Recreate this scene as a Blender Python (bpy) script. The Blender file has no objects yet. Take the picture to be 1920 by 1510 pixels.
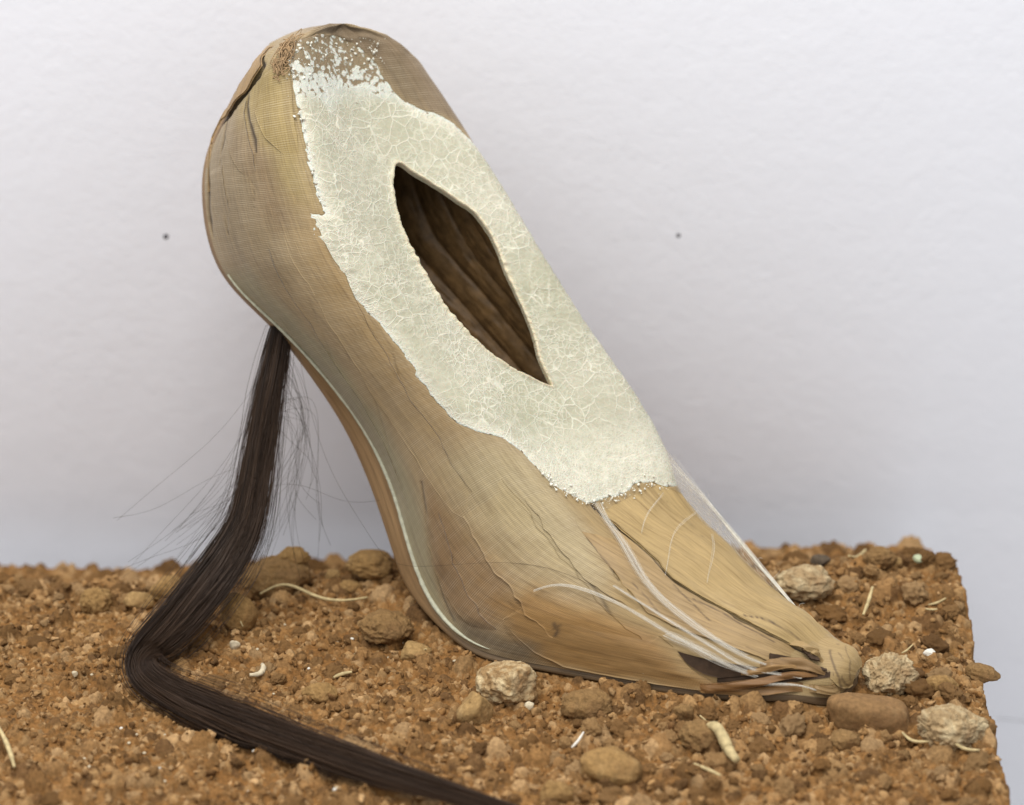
import bpy, bmesh, math, random
import numpy as np
from mathutils import Vector, Matrix
from mathutils.bvhtree import BVHTree

rng = np.random.default_rng(7)
random.seed(7)
scn = bpy.context.scene
COL = scn.collection

# ------------------------------------------------------------------ camera
FPX, DIST, PITCH = 5000.0, 0.75, math.radians(22)
P0 = np.array([0, 0, 0.077])
RT = np.array([1.0, 0, 0])
UP = np.array([0, math.sin(PITCH), math.cos(PITCH)])
FW = np.array([0, math.cos(PITCH), -math.sin(PITCH)])
CAM = P0 - DIST * FW
cd = bpy.data.cameras.new('camera')
cam = bpy.data.objects.new('camera', cd)
COL.objects.link(cam)
cam.location = CAM
cam.rotation_euler = (math.pi / 2 - PITCH, 0, 0)
cd.sensor_width = 36
cd.lens = FPX / 1920 * 36
cd.clip_start, cd.clip_end = 0.02, 20
cd.dof.use_dof = True
cd.dof.focus_distance = DIST + 0.012
cd.dof.aperture_fstop = 8.5
scn.camera = cam

# ------------------------------------------------------------------ light
w = bpy.data.worlds.new('World')
scn.world = w
w.use_nodes = True
bg = w.node_tree.nodes['Background']
bg.inputs[0].default_value = (0.95, 0.97, 1.0, 1)
bg.inputs[1].default_value = 0.62


def area(name, loc, target, size, power, col):
    ld = bpy.data.lights.new(name, 'AREA')
    ld.shape = 'RECTANGLE'
    ld.size, ld.size_y = size
    ld.energy = power
    ld.color = col
    o = bpy.data.objects.new(name, ld)
    COL.objects.link(o)
    o.location = loc
    d = Vector(target) - Vector(loc)
    o.rotation_euler = d.to_track_quat('-Z', 'Y').to_euler()
    return o


area('gallery_ceiling_light', (-0.20, -0.42, 1.5), (0, 0, 0), (1.2, 0.7), 22.0, (1.0, 0.985, 0.96))
area('gallery_window_light', (-0.45, -1.5, 1.7), (0, 0, 0.1), (1.6, 1.2), 16.0, (1.0, 0.985, 0.965))

scn.view_settings.view_transform = 'Standard'
scn.view_settings.look = 'None'
scn.view_settings.gamma = 1
scn.view_settings.exposure = 0.0


# ------------------------------------------------------------------ helpers
def at(px, py, dd):
    """point on the sight line of a drawing position, dd metres beyond the shoe's reference plane"""
    d = DIST + dd
    return CAM + FW * d + RT * ((px - 960) / FPX * d) + UP * ((755 - py) / FPX * d)


def ground(px, py, z=0.0):
    v = FW + RT * ((px - 960) / FPX) + UP * ((755 - py) / FPX)
    return CAM + v * ((z - CAM[2]) / v[2])


def gdd(px, py, z=0.0):
    return float((ground(px, py, z) - CAM) @ FW - DIST)


def to_px(P):
    q = np.asarray(P) - CAM
    d = q @ FW
    return np.stack([960 + FPX * (q @ RT) / d, 755 - FPX * (q @ UP) / d], -1)


def lin(r, g, b):
    f = lambda c: (c / 255 / 12.92) if c <= 10 else ((c / 255 + 0.055) / 1.055) ** 2.4
    return np.array([f(r), f(g), f(b)])


def cspline(t, Y, x):
    """natural cubic spline"""
    t = np.asarray(t, float); Y = np.asarray(Y, float); n = len(t)
    sh = Y.shape[1:]; Y = Y.reshape(n, -1); h = np.diff(t)
    A = np.zeros((n, n)); R = np.zeros_like(Y)
    A[0, 0] = A[-1, -1] = 1
    for i in range(1, n - 1):
        A[i, i - 1], A[i, i], A[i, i + 1] = h[i - 1], 2 * (h[i - 1] + h[i]), h[i]
        R[i] = 6 * ((Y[i + 1] - Y[i]) / h[i] - (Y[i] - Y[i - 1]) / h[i - 1])
    M = np.linalg.solve(A, R)
    x = np.asarray(x, float)
    i = np.clip(np.searchsorted(t, x) - 1, 0, n - 2)
    hi = h[i][:, None]; a = (t[i + 1] - x)[:, None]; b = (x - t[i])[:, None]
    r = M[i] * a ** 3 / (6 * hi) + M[i + 1] * b ** 3 / (6 * hi) + (Y[i] / hi - M[i] * hi / 6) * a + (Y[i + 1] / hi - M[i + 1] * hi / 6) * b
    return r.reshape((len(x),) + sh)


def curve3(P, n):
    P = np.asarray(P, float)
    t = np.r_[0, np.cumsum(np.linalg.norm(np.diff(P, axis=0), axis=1))]
    return cspline(t, P, np.linspace(0, t[-1], n))


def smooth(a, b, x):
    t = np.clip((x - a) / (b - a), 0, 1)
    return t * t * (3 - 2 * t)


_lat = rng.random((64, 64, 64)).astype(np.float32)


def vnoise(p):
    """3-D value noise in -1..1, p (...,3)"""
    p = np.asarray(p, np.float64)
    i = np.floor(p).astype(int); f = p - i; f = f * f * (3 - 2 * f)
    r = 0
    for a in (0, 1):
        for b in (0, 1):
            for c in (0, 1):
                wgt = (f[..., 0] if a else 1 - f[..., 0]) * (f[..., 1] if b else 1 - f[..., 1]) * (f[..., 2] if c else 1 - f[..., 2])
                r = r + wgt * _lat[(i[..., 0] + a) & 63, (i[..., 1] + b) & 63, (i[..., 2] + c) & 63]
    return r * 2 - 1


def fbm(p, oct=4, gain=0.5):
    r = 0; a = 1.0; s = 0
    for k in range(oct):
        r = r + a * vnoise(np.asarray(p) * 2 ** k + 17.3 * k); s += a; a *= gain
    return r / s


def n2(x, y, z=0.0, oct=4, gain=0.5):
    return fbm(np.stack([x, y, np.zeros_like(x) + z], -1), oct, gain)


def mesh(name, V, F, mat=None, parent=None, smoothed=True, col=None, uv=None, attrs=None):
    """V (n,3), F (m,k) one face size, as ONE mesh object"""
    V = np.asarray(V, np.float32); F = np.asarray(F, np.int32)
    me = bpy.data.meshes.new(name)
    m, k = F.shape
    me.vertices.add(len(V)); me.vertices.foreach_set('co', V.ravel())
    me.loops.add(m * k); me.loops.foreach_set('vertex_index', F.ravel())
    me.polygons.add(m)
    me.polygons.foreach_set('loop_start', np.arange(0, m * k, k, dtype=np.int32))
    if smoothed:
        me.polygons.foreach_set('use_smooth', np.ones(m, bool))
    if uv is not None:
        l = me.uv_layers.new(name='UVMap')
        l.data.foreach_set('uv', np.asarray(uv, np.float32)[F.ravel()].ravel())
    me.update(calc_edges=True); me.validate()
    if col is not None:
        c = me.color_attributes.new('col', 'FLOAT_COLOR', 'POINT')
        cc = np.ones((len(V), 4), np.float32); cc[:, :3] = col
        c.data.foreach_set('color', cc.ravel())
    for an, av in (attrs or {}).items():
        c = me.attributes.new(an, 'FLOAT', 'POINT'); c.data.foreach_set('value', np.asarray(av, np.float32).ravel())
    if mat: me.materials.append(mat)
    o = bpy.data.objects.new(name, me); COL.objects.link(o)
    if parent: o.parent = parent
    return o


def grid_faces(n, m, closed_m=False):
    i, j = np.meshgrid(np.arange(n - 1), np.arange(m if closed_m else m - 1), indexing='ij')
    j2 = (j + 1) % m
    return np.stack([i * m + j, (i + 1) * m + j, (i + 1) * m + j2, i * m + j2], -1).reshape(-1, 4)


def tag(o, label=None, cat=None, group=None, kind=None):
    for k, v in (('label', label), ('category', cat), ('group', group), ('kind', kind)):
        if v: o[k] = v
    return o


def tubes(paths, radii, sides=3):
    """many polylines (k,n,3) with radii (k,n) -> verts, quads"""
    P = np.asarray(paths); k, n, _ = P.shape
    T = np.gradient(P, axis=1); T /= np.linalg.norm(T, axis=2, keepdims=True) + 1e-12
    ref = np.where(np.abs(T[..., 1:2]) < 0.9, np.array([0, 1.0, 0]), np.array([1.0, 0, 0]))
    A = np.cross(T, ref); A /= np.linalg.norm(A, axis=2, keepdims=True) + 1e-12
    B = np.cross(T, A)
    th = np.arange(sides) * 2 * np.pi / sides
    V = P[:, :, None] + radii[:, :, None, None] * (A[:, :, None] * np.cos(th)[None, None, :, None] + B[:, :, None] * np.sin(th)[None, None, :, None])
    f = grid_faces(n, sides, True)
    F = (np.arange(k) * n * sides)[:, None, None] + f[None]
    return V.reshape(-1, 3), F.reshape(-1, 4)


# ------------------------------------------------------------------ materials
class NT:
    def __init__(s, name):
        s.m = bpy.data.materials.new(name); s.m.use_nodes = True
        s.t = s.m.node_tree; s.n = s.t.nodes; s.b = s.n['Principled BSDF']; s.out = s.n['Material Output']

    def node(s, typ, **kw):
        nd = s.n.new(typ)
        for k, v in kw.items():
            if k.startswith('i_'):
                key = k[2:]
                nd.inputs[int(key) if key.isdigit() else key].default_value = v
            else:
                setattr(nd, k, v)
        return nd

    def link(s, a, b): s.t.links.new(a, b)

    def attr(s, name): return s.node('ShaderNodeAttribute', attribute_name=name)

    def coord(s, kind='Object', scale=(1, 1, 1), rot=(0, 0, 0)):
        c = s.node('ShaderNodeTexCoord'); m = s.node('ShaderNodeMapping')
        m.inputs['Scale'].default_value = scale; m.inputs['Rotation'].default_value = rot
        s.link(c.outputs[kind], m.inputs[0]); return m.outputs[0]

    def noise(s, vec, scale, detail=4, rough=0.55, dist=0.0):
        nd = s.node('ShaderNodeTexNoise', i_Scale=scale, i_Detail=detail, i_Roughness=rough, i_Distortion=dist)
        s.link(vec, nd.inputs['Vector']); return nd.outputs['Fac']

    def voro(s, vec, scale, feature='DISTANCE_TO_EDGE', out='Distance'):
        nd = s.node('ShaderNodeTexVoronoi', feature=feature, i_Scale=scale)
        s.link(vec, nd.inputs['Vector']); return nd.outputs[out]

    def ramp(s, fac, stops):
        nd = s.node('ShaderNodeValToRGB'); r = nd.color_ramp
        while len(r.elements) < len(stops): r.elements.new(0.5)
        for e, (p, c) in zip(r.elements, stops):
            e.position = p
            c = (c, c, c) if np.isscalar(c) else c
            e.color = (*c, 1)
        s.link(fac, nd.inputs[0]); return nd.outputs[0]

    def mix(s, fac, a, b, mode='MIX'):
        nd = s.node('ShaderNodeMix', data_type='RGBA', blend_type=mode)
        for sock, v in ((nd.inputs[0], fac), (nd.inputs[6], a), (nd.inputs[7], b)):
            if hasattr(v, 'is_linked'): s.link(v, sock)
            elif np.isscalar(v): sock.default_value = v
            else: sock.default_value = (*v, 1)
        return nd.outputs[2]

    def math(s, op, a, b=0.0, clamp=False):
        nd = s.node('ShaderNodeMath', operation=op, use_clamp=clamp)
        for sock, v in ((nd.inputs[0], a), (nd.inputs[1], b)):
            if hasattr(v, 'is_linked'): s.link(v, sock)
            else: sock.default_value = v
        return nd.outputs[0]

    def bump(s, h, strength, dist, prev=None):
        nd = s.node('ShaderNodeBump', i_Strength=strength, i_Distance=dist)
        s.link(h, nd.inputs['Height'])
        if prev: s.link(prev, nd.inputs['Normal'])
        return nd.outputs[0]

    def fin(s, color=None, rough=None, normal=None, spec=None, **kw):
        for key, v in (('Base Color', color), ('Roughness', rough), ('Normal', normal), ('Specular IOR Level', spec)):
            if v is None: continue
            if hasattr(v, 'is_linked'): s.link(v, s.b.inputs[key])
            elif np.isscalar(v): s.b.inputs[key].default_value = v
            else: s.b.inputs[key].default_value = (*v, 1)
        for k, v in kw.items(): s.b.inputs[k.replace('_', ' ')].default_value = v
        return s.m


def mat_wall():
    m = NT('wall_plaster'); v = m.coord()
    b1 = m.noise(v, 55, 5, 0.6); b2 = m.noise(v, 320, 4, 0.6)
    c = m.mix(m.noise(v, 6, 3), (0.865, 0.865, 0.91), (0.895, 0.895, 0.935))
    n = m.bump(b2, 0.20, 0.0007, m.bump(b1, 0.16, 0.0020))
    return m.fin(c, 0.75, n, 0.25)


def mat_soil(name, tint=(1, 1, 1), fine=1.0):
    m = NT(name); v = m.coord(); a = m.attr('col')
    n1 = m.noise(v, 900, 5, 0.65); n2_ = m.noise(v, 60, 4, 0.6); n3 = m.noise(v, 3200, 3, 0.7)
    c = m.mix(1.0, a.outputs['Color'], m.ramp(n1, [(0.30, 0.62), (0.5, 0.98), (0.72, 1.32)]), 'MULTIPLY')
    c = m.mix(1.0, c, m.ramp(n2_, [(0.3, (0.85, 0.80, 0.74)), (0.7, (1.12, 1.13, 1.14))]), 'MULTIPLY')
    speck = m.ramp(m.noise(v, 1500, 2, 0.5), [(0.70, 0.0), (0.76, 1.0)])
    c = m.mix(m.math('MULTIPLY', speck, 0.35), c, (0.62, 0.45, 0.25))
    nn = m.bump(n3, 0.5 * fine, 0.0004, m.bump(n1, 0.75 * fine, 0.0009))
    return m.fin(c, 0.95, nn, 0.12)


def mat_stone(name, base, light, dark, amount=0.5, rough=0.9, bump=0.7):
    m = NT(name); v = m.coord()
    n1 = m.noise(v, 130, 6, 0.65, 0.6); n2_ = m.noise(v, 700, 5, 0.65); n3 = m.noise(v, 90, 3, 0.6)
    c = m.mix(m.ramp(n1, [(0.62 - amount * 0.25, 0.0), (0.74 - amount * 0.2, 1.0)]), base, light)
    c = m.mix(m.ramp(n3, [(0.5, 0.0), (0.68, 0.8)]), c, dark)
    c = m.mix(1.0, c, m.ramp(n2_, [(0.28, 0.62), (0.7, 1.25)]), 'MULTIPLY')
    nn = m.bump(n2_, bump, 0.0009, m.bump(n1, bump * 0.8, 0.002))
    return m.fin(c, rough, nn, 0.15)


def mat_shell():
    """stocking stretched over wood veneer; colours of the single pieces come from the 'col' attribute"""
    m = NT('stocking_over_veneer'); a = m.attr('col'); ny = m.attr('nylon').outputs['Fac']; ck = m.attr('crack').outputs['Fac']
    uv = m.coord('UV')
    st = m.noise(m.coord('UV', (0.05, 1.1, 1)), 1.0, 5, 0.6, 0.4)       # wood streaks along the shoe (uv in mm)
    fine = m.noise(m.coord('UV', (0.25, 4.0, 1)), 1.0, 4, 0.6)
    dust = m.noise(uv, 0.12, 5, 0.6)
    c = m.mix(1.0, a.outputs['Color'], m.ramp(st, [(0.28, (0.70, 0.66, 0.60)), (0.5, 1.0), (0.72, (1.18, 1.16, 1.12))]), 'MULTIPLY')
    c = m.mix(1.0, c, m.ramp(fine, [(0.3, 0.84), (0.7, 1.14)]), 'MULTIPLY')
    wv = m.node('ShaderNodeTexWave', i_Scale=0.58, i_Distortion=5.0, i_Detail=2.0)
    wv.inputs['Detail Scale'].default_value = 0.12
    m.link(m.coord('UV', (0.95, 0.5, 1)), wv.inputs['Vector'])
    wv2 = m.node('ShaderNodeTexWave', i_Scale=0.58, i_Distortion=5.0, i_Detail=2.0)
    wv2.inputs['Detail Scale'].default_value = 0.1
    m.link(m.coord('UV', (0.75, -0.85, 1)), wv2.inputs['Vector'])
    knit = m.math('MULTIPLY', wv.outputs['Fac'], wv2.outputs['Fac'])
    knit = m.math('ADD', m.math('MULTIPLY', wv.outputs['Fac'], 0.6), m.math('MULTIPLY', knit, 0.6))
    k = m.math('MULTIPLY', knit, ny)
    c = m.mix(m.math('MULTIPLY', k, m.ramp(dust, [(0.3, 0.08), (0.7, 0.36)])), c, (0.60, 0.50, 0.36))
    c = m.mix(m.math('MULTIPLY', ny, m.math('MULTIPLY', m.math('SUBTRACT', 1.0, knit, True), 0.13)), c, (0.16, 0.10, 0.05))
    spk = m.ramp(m.noise(uv, 1.6, 2, 0.5), [(0.74, 0.0), (0.80, 1.0)])
    c = m.mix(m.math('MULTIPLY', spk, 0.5), c, (0.66, 0.58, 0.42))
    c = m.mix(ck, c, (0.035, 0.022, 0.014))
    n = m.bump(knit, 0.18, 0.0002, m.bump(st, 0.25, 0.0005))
    return m.fin(c, 0.62, n, 0.3, Sheen_Weight=0.12)


def mat_veneer(name, tone=1.0):
    m = NT(name); a = m.attr('col')
    st = m.noise(m.coord('UV', (0.045, 0.9, 1)), 1.0, 6, 0.62, 0.5)
    fine = m.noise(m.coord('UV', (0.16, 4.5, 1)), 1.0, 4, 0.6)
    c = m.mix(1.0, a.outputs['Color'], m.ramp(st, [(0.25, (0.62, 0.56, 0.46)), (0.5, 1.0), (0.75, (1.2, 1.17, 1.12))]), 'MULTIPLY')
    c = m.mix(1.0, c, m.ramp(fine, [(0.3, 0.80), (0.7, 1.16)]), 'MULTIPLY')
    line = m.ramp(m.noise(m.coord('UV', (0.05, 1.6, 1)), 1.0, 3, 0.5, 0.3), [(0.66, 0.0), (0.72, 1.0)])
    c = m.mix(m.math('MULTIPLY', line, 0.45), c, (0.13, 0.065, 0.03))
    spk = m.ramp(m.noise(m.coord('UV'), 1.3, 2, 0.5), [(0.74, 0.0), (0.79, 1.0)])
    c = m.mix(m.math('MULTIPLY', spk, 0.35), c, (0.62, 0.50, 0.33))
    c = m.mix(m.attr('crack').outputs['Fac'], c, (0.05, 0.026, 0.014))
    n = m.bump(fine, 0.3, 0.00022, m.bump(st, 0.3, 0.0005))
    return m.fin(c, 0.52, n, 0.4)


def mat_plaster():
    m = NT('crackled_plaster'); v = m.coord(); ed = m.attr('edge').outputs['Fac']; fl = m.attr('flake').outputs['Fac']
    lip = m.attr('lip').outputs['Fac']
    wob = m.node('ShaderNodeTexNoise', i_Scale=70, i_Detail=4)
    m.link(v, wob.inputs['Vector'])
    off = m.node('ShaderNodeVectorMath', operation='MULTIPLY_ADD')
    m.link(wob.outputs['Color'], off.inputs[0]); off.inputs[1].default_value = (0.0045,) * 3; m.link(v, off.inputs[2])
    vv = off.outputs[0]
    e1 = m.ramp(m.voro(vv, 210), [(0.0, 1.0), (0.05, 0.0)])
    e2 = m.ramp(m.voro(vv, 440), [(0.0, 1.0), (0.085, 0.0)])
    e3 = m.ramp(m.voro(vv, 900), [(0.0, 1.0), (0.16, 0.0)])
    rg = [m.ramp(m.math('ABSOLUTE', m.math('SUBTRACT', m.noise(m.coord('Object', (1, 1, 1), (k, 2 * k, .5)), 75 + 30 * k, 2.5, .5, .3), 0.5)), [(0.0, 1.0), (0.016, 0.0)]) for k in range(3)]
    ridge = m.math('MAXIMUM', rg[0], m.math('MAXIMUM', rg[1], rg[2]))
    g1 = m.ramp(m.noise(v, 60, 3), [(0.36, 0.25), (0.56, 1.0)])
    g2 = m.math('ADD', m.ramp(m.noise(v, 48, 3), [(0.43, 0.12), (0.60, 0.9)]), m.math('MULTIPLY', ed, 0.35), True)
    g3 = m.math('ADD', m.ramp(m.noise(v, 55, 3), [(0.56, 0.0), (0.72, 0.6)]), m.math('MULTIPLY', ed, 0.75), True)
    veins = m.math('MAXIMUM', m.math('MULTIPLY', m.math('MULTIPLY', e1, g1), 0.75), m.math('MAXIMUM', m.math('MULTIPLY', m.math('MULTIPLY', e2, g2), 0.8), m.math('MULTIPLY', m.math('MULTIPLY', e3, g3), 0.7)))
    veins = m.math('MAXIMUM', veins, m.math('MULTIPLY', ridge, m.math('ADD', 0.05, m.math('MULTIPLY', g1, 0.3))))
    base = m.mix(m.ramp(m.noise(v, 26, 4), [(0.35, 0.0), (0.65, 1.0)]), (0.385, 0.37, 0.262), (0.46, 0.435, 0.33))
    base = m.mix(m.math('MULTIPLY', ed, m.ramp(m.noise(v, 420, 4, 0.7), [(0.35, 0.35), (0.62, 1.0)])), base, (0.60, 0.57, 0.455))
    c = m.mix(veins, base, (0.74, 0.71, 0.58))
    c = m.mix(m.math('MULTIPLY', lip, 0.85), c, (0.66, 0.58, 0.40))
    # worn patch at the heel: plaster gone between the grains
    gr = m.math('ADD', m.math('MULTIPLY', m.voro(vv, 620, 'F1'), 0.45), m.math('MULTIPLY', m.noise(v, 520, 4, .65), 0.85))
    gone = m.ramp(m.math('SUBTRACT', m.math('ADD', gr, m.math('MULTIPLY', fl, 0.42)), 0.78), [(0.16, 0.0), (0.24, 1.0)])
    gone = m.math('MULTIPLY', gone, m.ramp(fl, [(0.02, 0.0), (0.12, 1.0)]))
    c = m.mix(m.math('MULTIPLY', m.ramp(fl, [(0.1, 0.0), (0.5, 0.6)]), 1.0), c, (0.66, 0.68, 0.62))
    c = m.mix(gone, c, (0.24, 0.18, 0.105))
    h = m.math('SUBTRACT', m.math('ADD', veins, m.math('MULTIPLY', m.noise(v, 900, 4, 0.7), m.math('ADD', 0.25, ed))), m.math('MULTIPLY', gone, 2.0))
    n = m.bump(h, 0.45, 0.0005, m.bump(m.noise(v, 90, 3), 0.25, 0.002))
    return m.fin(c, 0.6, n, 0.3, Subsurface_Weight=0.12, Subsurface_Scale=0.002)


def mat_plain(name, col, rough=0.8, scale=400, var=0.3, bump=0.3, dist=0.0005, spec=0.2, **kw):
    m = NT(name); v = m.coord(); n1 = m.noise(v, scale, 5, 0.6)
    c = m.mix(1.0, col, m.ramp(n1, [(0.28, 1 - var), (0.72, 1 + var)]), 'MULTIPLY')
    return m.fin(c, rough, m.bump(n1, bump, dist), spec, **kw)


def mat_gauze(name, opacity, stripe):
    """sheer stretched stocking: fine threads with see-through gaps"""
    m = NT(name)
    f = m.noise(m.coord('UV', stripe), 1.0, 3, 0.6)
    al = m.ramp(f, [(0.32, opacity * 0.12), (0.62, opacity)])
    al = m.math('MULTIPLY', al, m.attr('fade').outputs['Fac'])
    m.link(al, m.b.inputs['Alpha'])
    return m.fin((0.68, 0.63, 0.53), 0.7, None, 0.2)


M = dict(
    wall=mat_wall(), soil=mat_soil('loose_soil'), grit=mat_soil('soil_crumbs', fine=0.9), shell=mat_shell(), veneer=mat_veneer('wood_veneer'),
    plaster=mat_plaster(),
    lining=mat_plain('dark_ribbed_lining', (0.165, 0.095, 0.037), 0.5, 260, 0.45, 0.25, 0.0006, 0.35),
    piping=mat_plain('pale_green_edge', (0.42, 0.415, 0.31), 0.85, 700, 0.22, 0.4, 0.0004),
    sole=mat_plain('sole_veneer', (0.36, 0.215, 0.095), 0.55, 220, 0.35, 0.25, 0.0006, 0.35),
    hair=None, straw=mat_plain('dry_straw', (0.47, 0.37, 0.19), 0.75, 500, 0.35, 0.4, 0.0003),
    flake=mat_plain('pale_flake', (0.54, 0.46, 0.32), 0.8, 600, 0.3, 0.4, 0.0003),
    white=mat_plain('white_thread', (0.68, 0.65, 0.57), 0.75, 900, 0.15, 0.3, 0.0002),
    dark=mat_plain('dark_speck', (0.05, 0.045, 0.05), 0.7, 900, 0.3),
    plinth=mat_plain('plinth_paint', (0.78, 0.78, 0.79), 0.6, 120, 0.03, 0.1, 0.0005),
    faint=mat_gauze('faint_stocking', 0.28, (0.35, 6.0, 1)), gauze=mat_gauze('sheer_stocking', 0.38, (0.35, 6.0, 1)), sheet=mat_gauze('sheer_stocking_sheet', 0.85, (0.5, 4.0, 1)),
)
hm = NT('dark_brown_hair')
hc = hm.mix(hm.attr('tone').outputs['Fac'], (0.012, 0.007, 0.0045), (0.066, 0.038, 0.022))
M['hair'] = hm.fin(hc, 0.45, None, 0.22)

# ------------------------------------------------------------------ wall and plinth
WALL_Y = 0.145


def box(name, x0, x1, y0, y1, z0, z1, mat, parent=None):
    V = [(x, y, z) for x in (x0, x1) for y in (y0, y1) for z in (z0, z1)]
    F = [(0, 1, 3, 2), (4, 6, 7, 5), (0, 4, 5, 1), (2, 3, 7, 6), (0, 2, 6, 4), (1, 5, 7, 3)]
    return mesh(name, V, F, mat, parent, False)


wall = tag(box('wall', -1.6, 1.6, WALL_Y, WALL_Y + 0.1, -0.9, 1.3, M['wall']), kind='structure')
for px, py, r in ((311, 444, 0.0009), (1272, 442, 0.0007)):
    bm = bmesh.new(); bmesh.ops.create_uvsphere(bm, u_segments=12, v_segments=8, radius=r)
    me = bpy.data.meshes.new('nail_hole'); bm.to_mesh(me); bm.free(); me.materials.append(M['dark'])
    o = bpy.data.objects.new('nail_hole', me); COL.objects.link(o); o.parent = wall
    v = FW + RT * ((px - 960) / FPX) + UP * ((755 - py) / FPX)
    o.location = CAM + v * ((WALL_Y - CAM[1]) / v[1]); o.scale = (1, 0.35, 1)

# ------------------------------------------------------------------ shoe: surface S(s, v) from stations
c_ = 0.01
ST = [  # near sole edge, near top edge, far top edge: drawing position and depth (cm)
    ((508, 80, 5.4), (636, 45, 3.5), (636, 45, 3.5)),
    ((472, 132, 4.9), (560, 70, 2.3), (728, 68, 4.5)),
    ((428, 210, 4.6), (538, 158, 1.7), (812, 150, 5.0)),
    ((394, 285, 4.4), (556, 260, 1.3), (866, 232, 5.0)),
    ((386, 390, 4.3), (588, 370, 1.1), (926, 333, 4.8)),
    ((422, 512, 4.3), (630, 475, 1.0), (986, 433, 4.6)),
    ((512, 606, 4.3), (690, 572, 1.0), (1042, 525, 4.4)),
    ((614, 714, 4.3), (752, 662, 1.0), (1095, 610, 4.3)),
    ((692, 824, 4.3), (815, 740, 1.0), (1147, 685, 4.2)),
    ((738, 930, 4.1), (878, 812, 0.9), (1196, 757, 4.1)),
    ((766, 1030, 3.9), (932, 884, 0.9), (1234, 825, 4.2)),
    ((802, 1125, 3.6), (992, 955, 0.9), (1262, 895, 4.1)),
    ((868, 1202, None), (1062, 1022, 0.8), (1302, 972, 3.8)),
    ((960, 1236, None), (1150, 1080, 0.5), (1362, 1036, 3.2)),
    ((1100, 1262, None), (1250, 1136, 0.2), (1426, 1098, 2.5)),
    ((1250, 1287, None), (1350, 1182, -0.1), (1490, 1150, 1.7)),
    ((1400, 1302, None), (1446, 1220, -0.25), (1548, 1184, 1.1)),
    ((1516, 1306, None), (1528, 1246, -0.2), (1590, 1212, 0.6)),
    ((1586, 1294, 0.0), (1594, 1256, -0.1), (1612, 1238, 0.4)),
    ((1608, 1268, 0.2), (1610, 1264, 0.2), (1612, 1260, 0.25)),
]
NS_ = len(ST)
ctl = []
for k, (a, b, c) in enumerate(ST):
    A = at(a[0], a[1], a[2] * c_) if a[2] is not None else ground(a[0], a[1], 0.003)
    B, C = at(b[0], b[1], b[2] * c_), at(c[0], c[1], c[2] * c_)
    D = A + (C - B) * (0.92 if k < 12 else 0.85)
    if k >= 12: D[2] = max(D[2], min(A[2], 0.004))
    cen = (A + B + C + D) / 4
    def outw(p, q, amt):
        mid = (p + q) / 2; d = mid - cen; e = q - p; L = np.linalg.norm(e)
        if L > 1e-6: d = d - e * (d @ e) / L ** 2
        return mid + d / (np.linalg.norm(d) + 1e-9) * amt
    side = np.interp(k, [0, 1, 3, 8, 11, 14, 17, 19], [0, .003, .0055, .0055, .006, .004, .002, 0])
    top = np.interp(k, [0, 1, 3, 9, 11, 13, 16, 18, 19], [0, -.001, -.0035, -.0035, .001, .006, .004, .001, 0])
    if k == 0:
        m1 = m2 = (A + B) / 2 + (B - at(700, 500, 0.03)) * 0.02
        T = B
    else:
        m1, T, m2 = outw(A, B, side), outw(B, C, top), outw(C, D, side)
    ctl.append([A, m1, B, T, C, m2, D])
ctl = np.array(ctl)
cenl = ctl.mean(axis=1)
tk = np.r_[0, np.cumsum(np.linalg.norm(np.diff(cenl, axis=0), axis=1) + 0.3 * np.linalg.norm(np.diff(ctl[:, 0], axis=0), axis=1))]
tk /= tk[-1]
NSH, NVH = 760, 300
sg = np.linspace(0, 1, NSH)
vg = np.linspace(0, 1, NVH)
VK = [0, .145, .29, .5, .71, .855, 1]
C7 = cspline(tk, ctl, sg)                                   # (ns,7,3)
G = cspline(VK, C7.transpose(1, 0, 2), vg).transpose(1, 0, 2)  # (ns,nv,3)


def gnormal(G):
    n = np.cross(np.gradient(G, axis=1), np.gradient(G, axis=0))
    return n / (np.linalg.norm(n, axis=2, keepdims=True) + 1e-12)


GN = gnormal(G)
if (GN[300, 60] @ FW) > 0: GN = -GN
LMM, GMM = 300.0, 140.0
# sampling of the surface


def S(s, v, off=0.0):
    s = np.clip(np.asarray(s, float), 0, 1) * (NSH - 1); v = np.clip(np.asarray(v, float), 0, 1) * (NVH - 1)
    i = np.clip(s.astype(int), 0, NSH - 2); j = np.clip(v.astype(int), 0, NVH - 2)
    a = (s - i)[..., None]; b = (v - j)[..., None]
    bl = lambda X: (X[i, j] * (1 - a) * (1 - b) + X[i + 1, j] * a * (1 - b) + X[i, j + 1] * (1 - a) * b + X[i + 1, j + 1] * a * b)
    p = bl(G); n = bl(GN); n /= np.linalg.norm(n, axis=-1, keepdims=True) + 1e-12
    return p + n * np.asarray(off)[..., None]


GP = to_px(G)
facing = (GN * (CAM - G)).sum(-1) > 0
cq = G[::4, ::3]
bvh = BVHTree.FromPolygons([tuple(p) for p in cq.reshape(-1, 3)], [tuple(f) for f in grid_faces(*cq.shape[:2])])


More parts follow.
